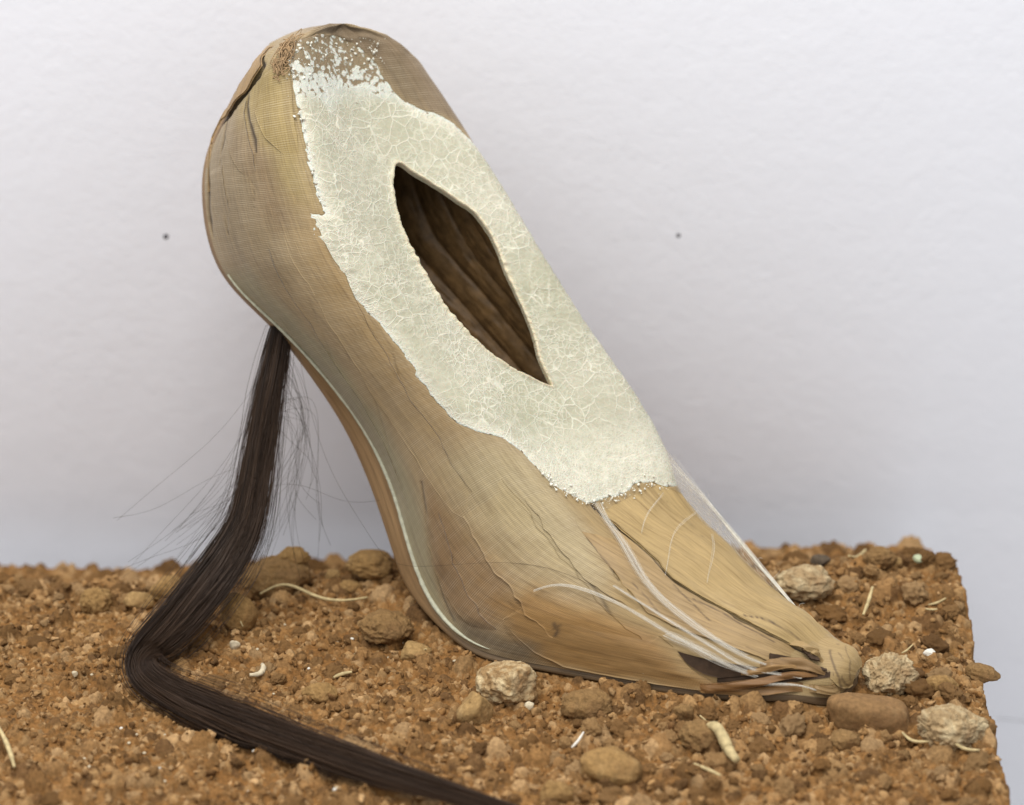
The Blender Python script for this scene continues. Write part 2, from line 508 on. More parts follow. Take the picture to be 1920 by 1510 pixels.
def sv(pts):
    """drawing positions -> (s,v) on the visible surface of the shoe"""
    out = []
    for p in pts:
        d = FW + RT * ((p[0] - 960) / FPX) + UP * ((755 - p[1]) / FPX)
        hit = bvh.ray_cast(Vector(CAM), Vector(d))[0]
        if hit is not None:
            q = ((G - np.array(hit)) ** 2).sum(-1)
        else:
            q = ((GP - np.array(p[:2])) ** 2).sum(-1)
        i, j = np.unravel_index(np.argmin(q), q.shape)
        # sub-cell refinement along both directions
        def ref(qa, qb, qc):
            den = qa - 2 * qb + qc
            return 0.0 if abs(den) < 1e-20 else float(np.clip(0.5 * (qa - qc) / den, -0.5, 0.5))
        di = ref(q[i - 1, j], q[i, j], q[i + 1, j]) if 0 < i < NSH - 1 else 0
        dj = ref(q[i, j - 1], q[i, j], q[i, j + 1]) if 0 < j < NVH - 1 else 0
        v = (j + dj) / (NVH - 1)
        if len(p) > 2: v += p[2]
        out.append(((i + di) / (NSH - 1), v))
    return np.array(out)


def resample(P, n, closed=False):
    P = np.asarray(P, float)
    if closed: P = np.vstack([P, P[:1]])
    sc = np.array([LMM, GMM]) if P.shape[1] == 2 else 1
    t = np.r_[0, np.cumsum(np.linalg.norm(np.diff(P * sc, axis=0), axis=1))]
    x = np.linspace(0, t[-1], n + 1)[:-1] if closed else np.linspace(0, t[-1], n)
    return np.stack([np.interp(x, t, P[:, k]) for k in range(P.shape[1])], -1)


SM, VM = np.meshgrid(sg * LMM, vg * GMM, indexing='ij')


def dist_line(P, closed=False):
    """distance (mm) from every surface node to a polyline in (s,v)"""
    Q = np.asarray(P) * [LMM, GMM]
    if closed: Q = np.vstack([Q, Q[:1]])
    best = np.full(SM.shape, 1e9); tt = np.zeros(SM.shape); L = len(Q) - 1
    for k in range(L):
        a, d = Q[k], Q[k + 1] - Q[k]; l2 = d @ d + 1e-12
        t = np.clip(((SM - a[0]) * d[0] + (VM - a[1]) * d[1]) / l2, 0, 1)
        e = np.hypot(SM - a[0] - t * d[0], VM - a[1] - t * d[1])
        b = e < best; best[b] = e[b]; tt[b] = ((k + t) / L)[b]
    return best, tt


def inside(P):
    Q = np.asarray(P) * [LMM, GMM]; r = np.zeros(SM.shape, bool)
    for k in range(len(Q)):
        a, b = Q[k], Q[(k + 1) % len(Q)]
        if a[1] == b[1]: continue
        c = ((a[1] > VM) != (b[1] > VM)) & (SM < (b[0] - a[0]) * (VM - a[1]) / (b[1] - a[1]) + a[0])
        r ^= c
    return r


def region(pts, soft):
    P = sv(pts); d, _ = dist_line(P, True)
    sd = np.where(inside(P), d, -d) + 2.0 * n2(SM * 0.12, VM * 0.12, 3) * min(1, soft / 2)
    return smooth(-soft, soft, sd)


shoe = bpy.data.objects.new('shoe', None); COL.objects.link(shoe)
shoe.location = (0, 0, 0)
tag(shoe, 'high-heeled shoe form of brown stocking, wood veneer and cracked white plaster, toe on soil', 'shoe')

# colours of the pieces under the stocking
cb = np.zeros((NSH, NVH, 3)) + lin(172, 145, 108)
nyl = np.zeros((NSH, NVH)) + 1.0


def paint(pts, rgb, soft=3.0, amt=1.0, ny=None):
    global cb, nyl
    r = region(pts, soft) * amt
    cb = cb * (1 - r[..., None]) + lin(*rgb) * r[..., None]
    if ny is not None: nyl = nyl * (1 - r) + ny * r


paint([(500, 90), (545, 100), (575, 300), (600, 400), (560, 400), (500, 330), (440, 230)], (170, 144, 92), 6)
paint([(400, 240), (470, 230), (520, 420), (560, 520), (480, 540), (420, 480), (392, 400)], (152, 128, 96), 6)
paint([(470, 250), (505, 300), (560, 420), (520, 440), (480, 380)], (146, 119, 88), 4)
paint([(560, 380), (600, 400), (760, 660), (900, 830), (820, 800), (700, 660), (600, 520)], (168, 136, 92), 8)
paint([(425, 515), (470, 510), (620, 660), (720, 800), (790, 960), (830, 1100), (880, 1190), (800, 1130), (755, 1000), (690, 820), (520, 610)], (164, 153, 120), 5, 0.85)
paint([(800, 900), (905, 1010), (960, 1090), (930, 1190), (840, 1150), (810, 1040)], (150, 115, 76), 4)
paint([(905, 830), (990, 860), (1080, 960), (1180, 1080), (1130, 1100), (1000, 1060), (900, 980), (840, 880)], (192, 170, 132), 10)
paint([(1040, 900), (1110, 945), (1200, 905), (1262, 905), (1340, 1010), (1480, 1140), (1610, 1230), (1600, 1290), (1400, 1300), (1100, 1260), (960, 1200), (1000, 1120), (1150, 1150), (1120, 1020)], (178, 148, 104), 4, 1.0, 0.2)
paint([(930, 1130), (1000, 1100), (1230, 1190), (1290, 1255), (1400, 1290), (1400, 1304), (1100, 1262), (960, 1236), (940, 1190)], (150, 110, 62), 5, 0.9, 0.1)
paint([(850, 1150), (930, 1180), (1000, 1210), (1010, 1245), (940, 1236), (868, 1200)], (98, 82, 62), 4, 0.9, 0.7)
paint([(575, 50), (640, 42), (740, 76), (830, 160), (880, 250), (840, 225), (780, 200), (740, 165), (700, 115), (640, 80)], (134, 110, 84), 2)
paint([(690, 110), (750, 110), (800, 200), (760, 195)], (118, 98, 70), 4, 0.8)
cb *= np.array([0.70, 0.735, 0.70])
cb *= (1 + 0.10 * n2(SM * 0.03, VM * 0.25, 8, 4))[..., None]

# cracks and seams: grooves in the surface
crack = np.zeros((NSH, NVH)); disp = 0.00045 * n2(SM * 0.05, VM * 0.09, 1, 3) + 0.0011 * smooth(24, 8, SM) * smooth(0, 3, SM) * n2(SM * 0.22, VM * 0.16, 21, 3)


def groove(pts, w, depth, dark=1.0, step=0.0, taper=True):
    global crack, disp
    P = sv(pts); d, t = dist_line(P)
    jag = 1 + 0.5 * n2(SM * 0.5, VM * 0.5, 5, 2)
    tp = np.clip(np.sin(np.pi * np.clip(t, 0.02, 0.98)) * 1.6, 0.25, 1) if taper else 1.0
    ww = w * jag * tp
    m_ = np.exp(-(d / ww) ** 2)
    crack = np.maximum(crack, m_ * dark); disp = disp - m_ * depth


groove([(524, 82), (492, 128), (468, 165), (440, 200), (418, 230), (404, 258), (395, 300)], 1.2, .0012)
groove([(395, 300), (391, 350), (392, 400), (400, 445)], 0.8, .0007, 0.9)
groove([(470, 160), (464, 200), (469, 232), (478, 262), (480, 285)], 0.6, .0005, 0.95)
groove([(428, 215), (422, 240), (420, 262), (414, 290)], 0.65, .0005, 0.8)
groove([(414, 300), (413, 335), (419, 370), (425, 410), (429, 440)], 0.6, .0005, 0.85)
groove([(500, 165), (508, 190), (512, 212)], 0.3, .0003, 0.6)
groove([(452, 270), (460, 310), (476, 350), (478, 390)], 0.3, .0002, 0.35)
groove([(790, 905), (798, 960), (812, 1040), (830, 1120), (850, 1165)], 0.4, .0004, 0.55, taper=False)
groove([(735, 655), (745, 700), (760, 760), (772, 800), (776, 845)], 0.35, .0002, 0.35)
groove([(700, 740), (715, 790), (730, 840)], 0.3, .0002, 0.25)
groove([(1065, 1010), (1100, 1080), (1130, 1125), (1160, 1175)], 0.4, .0003, 0.55)
groove([(960, 1000), (1010, 1090), (1040, 1130)], 0.3, .0002, 0.3)
groove([(1112, 948), (1150, 987), (1195, 1025), (1225, 1053), (1262, 1091), (1300, 1115), (1352, 1143), (1390, 1166), (1440, 1191), (1480, 1211), (1510, 1225)], 1.0, .0005, 1.0, taper=False)
for k in range(26):                                             # short splits along the grain
    x0, y0 = rng.uniform(930, 1130), rng.uniform(1090, 1180)
    groove([(x0, y0), (x0 + 18, y0 + 22), (x0 + 36, y0 + 40)], 0.2, .00015, rng.uniform(.2, .5))
for k in range(14):
    x0, y0 = rng.uniform(560, 780), 0
    y0 = 430 + (x0 - 480) * 1.25 + rng.uniform(-40, 60)
    groove([(x0, y0), (x0 + 10, y0 + 22), (x0 + 22, y0 + 55)], 0.25, .00015, rng.uniform(.1, .3))

# ------------------------------------------------------------------ plaster with its slit
slit_px = [(738, 312), (748, 306), (758, 312), (772, 325), (800, 342), (830, 362), (855, 382), (880, 398), (900, 422), (916, 448), (930, 478), (942, 512), (958, 545), (975, 580), (990, 615), (1000, 645),
           (1006, 670), (1018, 696), (1034, 727), (1010, 718), (985, 706), (955, 690), (925, 670), (890, 640), (858, 605), (828, 568), (800, 520), (775, 475), (754, 430), (742, 390), (735, 350)]
rim_px = [(632, 66), (590, 66), (556, 78), (541, 100), (546, 140), (556, 190), (562, 225), (571, 262), (576, 290), (583, 320), (592, 352), (600, 380), (606, 402), (594, 404), (580, 401), (581, 420), (594, 448), (612, 490), (640, 530),
          (672, 570), (705, 602), (740, 640), (762, 672), (790, 716), (815, 748), (838, 778), (862, 797), (900, 811), (945, 822), (975, 845), (1000, 870), (1020, 896), (1042, 914), (1075, 930), (1104, 946), (1125, 934), (1150, 932), (1172, 925),
          (1192, 907), (1220, 903), (1246, 915), (1266, 912, .02), (1258, 884, .05), (1238, 832, .05), (1206, 774, .05), (1160, 704, .05), (1106, 630, .05), (1052, 545, .05), (996, 452, .05), (936, 352, .05), (898, 288, .03),
          (876, 258), (850, 232), (815, 210), (785, 204), (760, 190), (735, 168), (715, 140), (700, 112), (670, 84)]
slit = resample(sv(slit_px), 900, True)
rim = resample(sv(rim_px), 900, True)
slit = slit.mean(0) + (slit - slit.mean(0)) * [1.0, 1.07]
for _ in range(26): slit = (np.roll(slit, 1, 0) + slit * 2 + np.roll(slit, -1, 0)) / 4
# matching angles: start both at the point nearest to the heel end, walk the same way
def area2(P): return np.sum(P[:, 0] * np.roll(P[:, 1], -1) - P[:, 1] * np.roll(P[:, 0], -1))
if area2(slit) * area2(rim) < 0: slit = slit[::-1]
cs = slit.mean(0)
ang = lambda P: np.unwrap(np.arctan2((P[:, 1] - cs[1]) * GMM * 2.2, (P[:, 0] - cs[0]) * LMM))
# match by fraction between heel-most and toe-most points
def reorder(P):
    i0 = int(np.argmin(P[:, 0])); P = np.roll(P, -i0, axis=0); i1 = int(np.argmax(P[:, 0]))
    a = resample(P[:i1 + 1], 450); b = resample(np.vstack([P[i1:], P[:1]]), 451)
    return np.vstack([a, b[1:-1]])
slit_o, rim_o = reorder(slit), reorder(rim)
slit_o = slit_o + 0.0005 * np.stack([0.4 * n2(np.arange(900) * .2, np.zeros(900), 3, 4), n2(np.arange(900) * .2, np.zeros(900), 6, 4)], -1)[:len(slit_o)]
NR = 64
NA = len(slit_o)
rj = (0.0085 * n2(np.arange(NA) * 0.30, np.zeros(NA), 2, 4, .65))[:, None]     # ragged outer edge
rr = np.linspace(0, 1, NR)
rim_j = rim_o + np.hstack([rj * 0.35, rj])
SV = slit_o[None] * (1 - rr[:, None, None]) + rim_j[None] * rr[:, None, None]
for _ in range(500):                                           # relax the net between slit and rim
    SV[1:-1] = (SV[:-2] + SV[2:] + 0.35 * (np.roll(SV, 1, 1) + np.roll(SV, -1, 1))[1:-1]) / 2.7
arc = np.linalg.norm((SV - rim_j[None]) * [LMM, GMM], axis=2)            # mm from the outer edge
arci = np.linalg.norm((SV - slit_o[None]) * [LMM, GMM], axis=2)
thick = 0.00005 + 0.0008 * smooth(0, 8, arc) + 0.0007 * np.exp(-(arci / 1.2) ** 2) * (1 + 0.9 * n2(np.arange(NA) * .12, np.zeros(NA), 9, 3))[None]
thick += 0.00022 * n2(SV[..., 0] * 90, SV[..., 1] * 45, 4, 4) + 0.00012 * n2(SV[..., 0] * 400, SV[..., 1] * 190, 4, 3)
PV = S(SV[..., 0], SV[..., 1], thick)
lipin = [S(slit_o[:, 0], slit_o[:, 1], np.full(NA, t)) for t in (0.0004, -0.0006, -0.0014)]
cen_in = slit_o * 0.965 + cs * 0.035
for L_, wgt in zip(lipin, (0.0, -0.1, -0.25)):
    pass
PVall = np.concatenate([np.stack(lipin[::-1]), PV, S(rim_j[:, 0], rim_j[:, 1], np.full(NA, -0.0006))[None]], 0)
nrow = PVall.shape[0]
spx = to_px(PVall)
edge = np.concatenate([np.zeros((3, NA)), smooth(6.5, 0.5, arc), np.ones((1, NA))], 0)
front = smooth(0.60, 0.68, SV[..., 0].mean(0))
svf = np.concatenate([np.repeat(SV[:1], 3, 0), SV, SV[-1:]], 0)
s_f = svf[..., 0]
s_toe = sv([(1050, 800)])[0, 0]; s_hl = sv([(640, 150)])[0, 0]; s_h0 = sv([(620, 75)])[0, 0]
edge = np.clip(edge + 0.9 * smooth(s_toe - 0.02, s_toe + 0.06, s_f), 0, 1)
flake = smooth(s_hl + 0.045, s_h0 + 0.01, s_f + 0.02 * n2(s_f * 60, svf[..., 1] * 30, 7, 3))
flake = np.maximum(flake, 0.42 * smooth(1.6, 0.0, np.concatenate([np.full((3, NA), 50), arc, np.zeros((1, NA))], 0)) * smooth(s_toe, s_toe + .03, s_f))
flake = np.maximum(flake, 0.62 * smooth(3.2, 0.0, np.concatenate([np.full((3, NA), 50), arc, np.zeros((1, NA))], 0)) * smooth(0.30, 0.16, s_f) * (svf[..., 1] < .45))
flake = np.maximum(flake, 0.5 * smooth(2.2, 0.0, np.concatenate([np.full((3, NA), 50), arc, np.zeros((1, NA))], 0)))
lip = np.concatenate([np.ones((3, NA)), np.exp(-(arci / 0.9) ** 2), np.zeros((1, NA))], 0)
pl = mesh('plaster_skin', PVall.reshape(-1, 3), grid_faces(nrow, NA, True), M['plaster'], shoe, attrs=dict(edge=edge, flake=flake, lip=lip))
tag(pl, 'pale green-white crackled plaster around a leaf-shaped slit')

# ------------------------------------------------------------------ shell of the shoe (hole under the plaster)
pd_, _ = dist_line(rim_j[::6], True)
pm_ = smooth(-0.3, 1.2, np.where(inside(rim_j[::6]), pd_, -pd_))
disp = disp * (1 - pm_) - 0.0006 * pm_
GD = G + GN * disp[..., None]
GD[0] = G[0]; GD[-1] = G[-1]
sh_f = grid_faces(NSH, NVH)
hole_poly = cs + (slit_o[::10] - cs) * 1.10
hole = inside(hole_poly)
hv = hole.reshape(-1)
keep = ~hv[sh_f].all(axis=1)
uvm = np.stack([SM, VM], -1).reshape(-1, 2)
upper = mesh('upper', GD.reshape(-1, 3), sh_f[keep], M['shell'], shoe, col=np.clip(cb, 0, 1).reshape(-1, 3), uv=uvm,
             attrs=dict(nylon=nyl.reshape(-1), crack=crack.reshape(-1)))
tag(upper, 'tan stocking drawn tight over wood veneer')

# sole board: from the near sole edge round the bottom to the far edge
SOLE = [(508, 80), (468, 130), (423, 208), (389, 285), (381, 392), (418, 516), (507, 613), (588, 715), (650, 812), (700, 926), (736, 1034), (776, 1122), (852, 1204), (955, 1243), (1096, 1269), (1246, 1294), (1398, 1308), (1514, 1312), (1584, 1299), (1608, 1269)]
sc = []
for k in range(NS_):
    A, D = ctl[k, 0], ctl[k, 6]
    dA = float((A - CAM) @ FW - DIST)
    Sx = at(*SOLE[k], dA + 0.006)
    out = Sx - A
    if k >= 12: out = np.array([0, 0, -0.002]); Sx = A + out
    a0 = A + (cenl[k] - A) * 0.02
    sc.append([a0, Sx, A * .5 + D * .5 + out * 0.9, D + out, D])
sc = cspline(tk, np.array(sc), np.linspace(0, 1, 260))
SG = cspline([0, .14, .5, .86, 1], sc.transpose(1, 0, 2), np.linspace(0, 1, 60)).transpose(1, 0, 2)
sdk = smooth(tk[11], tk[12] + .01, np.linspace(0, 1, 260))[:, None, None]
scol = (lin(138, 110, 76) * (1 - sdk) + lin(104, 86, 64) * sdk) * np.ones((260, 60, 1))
suv = np.stack(np.meshgrid(np.linspace(0, 300, 260), np.linspace(0, 60, 60), indexing='ij'), -1).reshape(-1, 2)
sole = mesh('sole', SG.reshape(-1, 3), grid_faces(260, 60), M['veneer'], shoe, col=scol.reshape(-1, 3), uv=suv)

# pale edge running along the sole
pA = S(np.linspace(sv([(425, 515)])[0, 0], sv([(915, 1222)])[0, 0], 220), np.full(220, 0.012), np.full(220, 0.0003))
wd = np.interp(np.linspace(0, 1, 220), [0, .1, .5, .8, .9, 1], [.0003, .00045, .0006, .0007, .0006, .0001])
Vt, Ft = tubes(pA[None], (wd * (1 + 0.25 * n2(np.arange(220) * .3, np.zeros(220), 1, 3)))[None], 10)
tag(mesh('edge_piping', Vt, Ft, M['piping'], sole), 'pale green bead along the sole edge')

# lining seen through the slit
ls = np.linspace(0.04, 0.66, 220)
lc = cspline(tk, np.array([[ctl[k, 2] * .8 + cenl[k] * .2, ctl[k, 1] * .86 + cenl[k] * .14, ctl[k, 0] * .86 + cenl[k] * .14, (ctl[k, 0] + ctl[k, 6]) / 2 * .9 + cenl[k] * .1,
                            ctl[k, 6] * .86 + cenl[k] * .14, ctl[k, 5] * .86 + cenl[k] * .14, ctl[k, 4] * .8 + cenl[k] * .2] for k in range(NS_)]), ls)
nlv = 340
lv = np.linspace(0, 1, nlv)
LG = cspline([0, .14, .28, .5, .72, .86, 1], lc.transpose(1, 0, 2), lv).transpose(1, 0, 2)
LN = gnormal(LG)
if (LN[110, 170] @ FW) > 0: LN = -LN
u_, v_ = np.meshgrid(ls, lv, indexing='ij')
rib = np.abs(np.sin(np.pi * 17 * (v_ + 0.012 * n2(u_ * 14, v_ * 9, 2, 2)))) ** 0.6
LG = LG + LN * (0.0017 * rib + 0.0004 * n2(u_ * 60, v_ * 120, 3, 3))[..., None]
mesh('lining', LG.reshape(-1, 3), grid_faces(220, nlv), M['lining'], shoe)


# ------------------------------------------------------------------ veneer strips lying on the form
CRK = []


def strip(name, pa, pb, rgb, off=0.0006, n=160, m=30, curl=None, label=None, taper=(0, 0), wob=0.5, bow=0.0, tint=(1, 1, 1), fade_a=False):
    a = resample(sv(pa), n); b = resample(sv(pb), n)
    jt = (n2(np.linspace(0, 14, n), np.zeros(n), rng.uniform(0, 40), 3) * wob / GMM)[:, None] * [[0.3, 1]]
    a = a + jt; b = b + jt[::-1]
    r = np.linspace(0, 1, m)
    Q = a[:, None] * (1 - r)[None, :, None] + b[:, None] * r[None, :, None]
    t = np.linspace(0, 1, n)[:, None] + 0 * r[None]
    o_ = off * np.ones((n, m)) + off * 0.5 * n2(Q[..., 0] * 40, Q[..., 1] * 30, 6, 2) + bow * np.sin(np.pi * r)[None]
    if taper[0]: o_ = o_ * smooth(0, taper[0], t) - 0.0002 * (1 - smooth(0, taper[0], t))
    if taper[1]: o_ = o_ * smooth(0, taper[1], 1 - t) - 0.0002 * (1 - smooth(0, taper[1], 1 - t))
    if curl is not None: o_ = o_ + curl(t, r[None] + 0 * t)
    if fade_a: o_ = o_ * smooth(0, .5, r)[None] - 0.0003 * (1 - smooth(0, .3, r))[None] * (t < .62)
    P = S(Q[..., 0], Q[..., 1], o_)
    # turned-down rim gives the strip its thickness
    lo = S(Q[..., 0], Q[..., 1], o_ - 0.0006)
    V = np.concatenate([P.reshape(-1, 3), lo.reshape(-1, 3)]); nv = n * m
    F = grid_faces(n, m)
    idx = np.arange(nv).reshape(n, m)
    loop = np.r_[idx[0], idx[1:, -1], idx[-1, -2::-1], idx[-2:0:-1, 0]]
    l2 = np.roll(loop, -1)
    F = np.vstack([F, F[:, ::-1] + nv, np.stack([loop, loop + nv, l2 + nv, l2], -1)])
    uv = np.concatenate([(Q * [LMM, GMM]).reshape(-1, 2)] * 2)
    cc = np.repeat((lin(*(rgb or (1, 1, 1))) * [0.73, 0.755, 0.72] * (1 + 0.10 * n2(Q[..., 0] * 9, Q[..., 1] * 40, 9, 3))[..., None]).reshape(1, -1, 3), 2, 0).reshape(-1, 3)
    at_ = {}
    if rgb is None:
        gi = np.clip((Q[..., 0] * (NSH - 1)).astype(int), 0, NSH - 1); gj = np.clip((Q[..., 1] * (NVH - 1)).astype(int), 0, NVH - 1)
        cc = np.repeat((cb[gi, gj] * tint).reshape(1, -1, 3), 2, 0).reshape(-1, 3)
        at_ = dict(nylon=np.r_[nyl[gi, gj].ravel(), nyl[gi, gj].ravel()])
    ck = np.zeros((n, m))
    for cp, cw, cdk in CRK:
        for k in range(len(cp) - 1):
            A_, B_ = cp[k] * [LMM, GMM], cp[k + 1] * [LMM, GMM]; d_ = B_ - A_; X_ = Q * [LMM, GMM] - A_
            tq_ = np.clip((X_ @ d_) / (d_ @ d_ + 1e-9), 0, 1)
            e_ = np.linalg.norm(X_ - tq_[..., None] * d_, axis=-1)
            ck = np.maximum(ck, cdk * np.exp(-(e_ / (cw * (1 + .5 * n2(Q[..., 0] * 150, Q[..., 1] * 70, 5, 2)))) ** 2))
    o = mesh(name, V, F, M['veneer' if rgb else 'shell'], shoe, col=np.clip(cc, 0, 1), uv=uv, attrs=dict(crack=np.r_[ck.ravel(), ck.ravel()], **at_))
    if label: o['label'] = label
    return o


crackline = [(1112, 948), (1150, 985), (1195, 1022), (1225, 1050), (1262, 1088), (1300, 1112), (1352, 1140), (1390, 1163), (1440, 1188), (1480, 1208), (1510, 1222)]
for pts, cw, cdk in (([(1262, 1100), (1300, 1135), (1330, 1165)], .3, .8), ([(1300, 1126), (1352, 1150), (1400, 1178), (1450, 1205)], .45, .85), ([(1395, 1158), (1430, 1165), (1470, 1182), (1505, 1205)], .5, .95),
                     ([(1400, 1215), (1440, 1232), (1462, 1244)], .3, .6), ([(1185, 1092), (1215, 1125), (1235, 1150)], .25, .6), ([(1548, 1215), (1572, 1226), (1580, 1238)], .25, .5), ([(1245, 940), (1290, 985), (1330, 1025)], .2, .3),
                     ([(1150, 1000), (1180, 1040), (1200, 1075)], .3, .7), ([(1100, 1010), (1140, 1060), (1160, 1090)], .3, .6), ([(1385, 1045), (1400, 1050), (1415, 1060)], .35, .6),
                     ([(1040, 1168), (1048, 1182), (1042, 1192)], .6, .7), ([(1050, 1172), (1038, 1180)], .5, .6), ([(1545, 1262), (1575, 1268), (1590, 1284)], .3, .7), ([(1556, 1220), (1562, 1245), (1572, 1272), (1576, 1290)], .3, .7), ([(1500, 1238), (1530, 1250), (1556, 1262)], .4, .9), ([(1585, 1212), (1592, 1240), (1592, 1275)], .25, .5), ([(1560, 1204), (1580, 1214)], .3, .6)):
    CRK.append((sv(pts), cw, cdk))
strip('veneer_strip', [(1196, 912), (1225, 906), (1262, 930, .02), (1320, 1000, .05), (1390, 1062, .05), (1455, 1122, .05), (1515, 1168, .05), (1560, 1194, .05)],
      crackline + [(1540, 1240)], (184, 154, 106), 0.0009, wob=1.0, taper=(0.12, 0.25), label='smooth upper toe veneer')
strip('veneer_strip', [(x + 2, y + 6) for x, y in crackline], [(1085, 985), (1120, 1040), (1165, 1090), (1215, 1150), (1290, 1185), (1350, 1205), (1420, 1232), (1505, 1262)],
      (172, 141, 98), 0.0006, wob=1.0, taper=(0.25, 0.1), label='middle toe veneer below the long split')
strip('veneer_strip', [(944, 1160), (1010, 1118), (1100, 1125), (1180, 1160), (1225, 1184), (1262, 1212), (1290, 1248), (1340, 1282)],
      [(945, 1168), (1000, 1222), (1060, 1248), (1120, 1262), (1180, 1272), (1230, 1281), (1280, 1288), (1345, 1295)], None, 0.0008, fade_a=True, taper=(0.4, 0), label='amber veneer along the ball of the foot')
strip('veneer_strip', [(1300, 1282), (1360, 1276), (1430, 1270), (1500, 1264), (1552, 1262)], [(1300, 1296), (1360, 1292), (1430, 1284), (1500, 1274), (1552, 1266)],
      (140, 100, 60), 0.0020, m=14, taper=(0.1, 0.3), bow=.0004)
strip('veneer_strip', [(1420, 1244), (1460, 1238), (1500, 1244), (1535, 1254), (1560, 1262)], [(1420, 1254), (1460, 1258), (1500, 1262), (1535, 1266), (1560, 1268)],
      (152, 118, 78), 0.0024, m=14, taper=(0.2, 0.3), bow=.0006)
strip('veneer_strip', [(1535, 1196), (1560, 1196), (1590, 1210), (1608, 1232), (1612, 1256)], [(1530, 1250), (1548, 1262), (1560, 1276), (1575, 1288), (1596, 1286)],
      (182, 152, 106), 0.0006, n=80, taper=(0.6, 0), label='veneer wrapped round the toe tip')
strip('veneer_strip', [(1515, 1284), (1545, 1284), (1570, 1280)], [(1515, 1298), (1545, 1299), (1580, 1292)], (160, 128, 86), 0.0018, n=50, m=12, taper=(0.3, 0.3))
# heel
strip('veneer_strip', [(519, 86), (494, 124), (466, 168), (440, 202), (420, 228), (402, 262), (394, 300), (390, 360)],
      [(508, 84), (478, 128), (446, 178), (424, 212), (408, 234), (393, 272), (389, 302), (387, 360)], (176, 142, 100), 0.0010, m=12, taper=(0.05, 0.3))
strip('veneer_strip', [(538, 104), (544, 150), (551, 210), (558, 260), (562, 310)], [(500, 132), (490, 170), (482, 210), (500, 260), (560, 312)], None, 0.0006, taper=(0.08, 0.45), tint=(1.04, 1.03, .98))
strip('veneer_strip', [(464, 178), (460, 210), (466, 250), (476, 290), (484, 345)], [(438, 212), (428, 240), (430, 270), (450, 320), (483, 347)], None, 0.0005, taper=(0.1, 0.4), tint=(.96, .94, .95))
strip('veneer_strip', [(416, 300), (420, 340), (430, 390), (436, 450)], [(397, 310), (397, 350), (405, 410), (435, 452)], None, 0.0003, taper=(0.15, 0.6))
# overlapping layers of the side, under the stocking
strip('veneer_strip', [(560, 300), (585, 390), (640, 510), (710, 640), (780, 760), (850, 870), (915, 960), (960, 1010)], [(500, 330), (525, 420), (575, 530), (640, 640), (700, 740), (770, 850), (850, 960), (955, 1012)], None, 0.0003, taper=(.25, .2), wob=1.2, tint=(1.05, 1.04, 1.02))
strip('veneer_strip', [(470, 330), (490, 420), (535, 530), (600, 640), (680, 760), (740, 880), (780, 1000)], [(425, 360), (440, 440), (480, 530), (560, 640), (640, 760), (715, 890), (778, 1002)], None, 0.00025, taper=(.3, .3), wob=1.0, tint=(.95, .95, .96))
strip('veneer_strip', [(905, 850), (985, 950), (1060, 1050), (1130, 1130), (1200, 1195), (1240, 1240)], [(835, 915), (895, 1010), (950, 1090), (1010, 1170), (1080, 1225), (1150, 1262)], None, 0.0006, taper=(.3, .25), wob=1.4, tint=(1.06, 1.05, 1.02), label='broad pale veneer over the ball of the foot')
strip('veneer_strip', [(1010, 890), (1060, 950), (1110, 1020), (1160, 1085), (1215, 1150)], [(960, 900), (1010, 970), (1065, 1045), (1120, 1105), (1210, 1155)], None, 0.0005, taper=(.3, .2), wob=1.2, tint=(.97, .96, .94))
strip('veneer_strip', [(812, 930), (835, 1000), (865, 1080), (905, 1150), (940, 1190)], [(795, 960), (806, 1020), (826, 1090), (860, 1150), (900, 1185)], None, 0.0005, taper=(.3, .2), wob=1.0, tint=(.93, .92, .9))
# dark strips painted as the shade in gaps under the lifted toe veneer
gapm = mat_plain('gap_shade', (0.05, 0.03, 0.018), 0.8, 300, 0.4)
gp = strip('toe_gap_shade', [(1270, 1222), (1305, 1232), (1350, 1242), (1410, 1250), (1470, 1258)], [(1288, 1244), (1320, 1264), (1360, 1274), (1420, 1266), (1475, 1262)], (60, 42, 26), 0.0003, m=14, wob=0.2)
gp.name = 'gap_shade_strip'; gp.data.materials[0] = gapm
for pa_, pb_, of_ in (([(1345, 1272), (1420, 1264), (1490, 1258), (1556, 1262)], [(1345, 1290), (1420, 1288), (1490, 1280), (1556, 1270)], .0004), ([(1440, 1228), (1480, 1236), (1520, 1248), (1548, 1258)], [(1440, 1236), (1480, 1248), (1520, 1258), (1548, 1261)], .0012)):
    strip('gap_shade_strip', pa_, pb_, (34, 26, 20), of_, n=60, m=8, wob=0.5).data.materials[0] = gapm
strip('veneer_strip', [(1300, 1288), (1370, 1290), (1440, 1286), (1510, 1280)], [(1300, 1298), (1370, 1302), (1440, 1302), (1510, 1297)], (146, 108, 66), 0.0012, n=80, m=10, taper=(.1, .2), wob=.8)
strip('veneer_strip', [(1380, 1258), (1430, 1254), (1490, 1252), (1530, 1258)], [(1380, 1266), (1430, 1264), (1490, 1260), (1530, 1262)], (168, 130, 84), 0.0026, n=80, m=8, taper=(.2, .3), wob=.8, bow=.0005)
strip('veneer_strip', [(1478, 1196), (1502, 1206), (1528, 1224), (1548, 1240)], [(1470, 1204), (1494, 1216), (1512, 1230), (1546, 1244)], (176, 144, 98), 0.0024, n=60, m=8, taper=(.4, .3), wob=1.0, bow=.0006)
h_ = strip('gap_shade_strip', [(1498, 1212), (1512, 1222), (1524, 1234), (1536, 1242)], [(1500, 1222), (1508, 1234), (1520, 1244), (1537, 1246)], (30, 24, 20), 0.0019, n=60, m=8, wob=0.6)  # another dark sliver, shade of the split near the tip put in as colour
h_.data.materials[0] = gapm


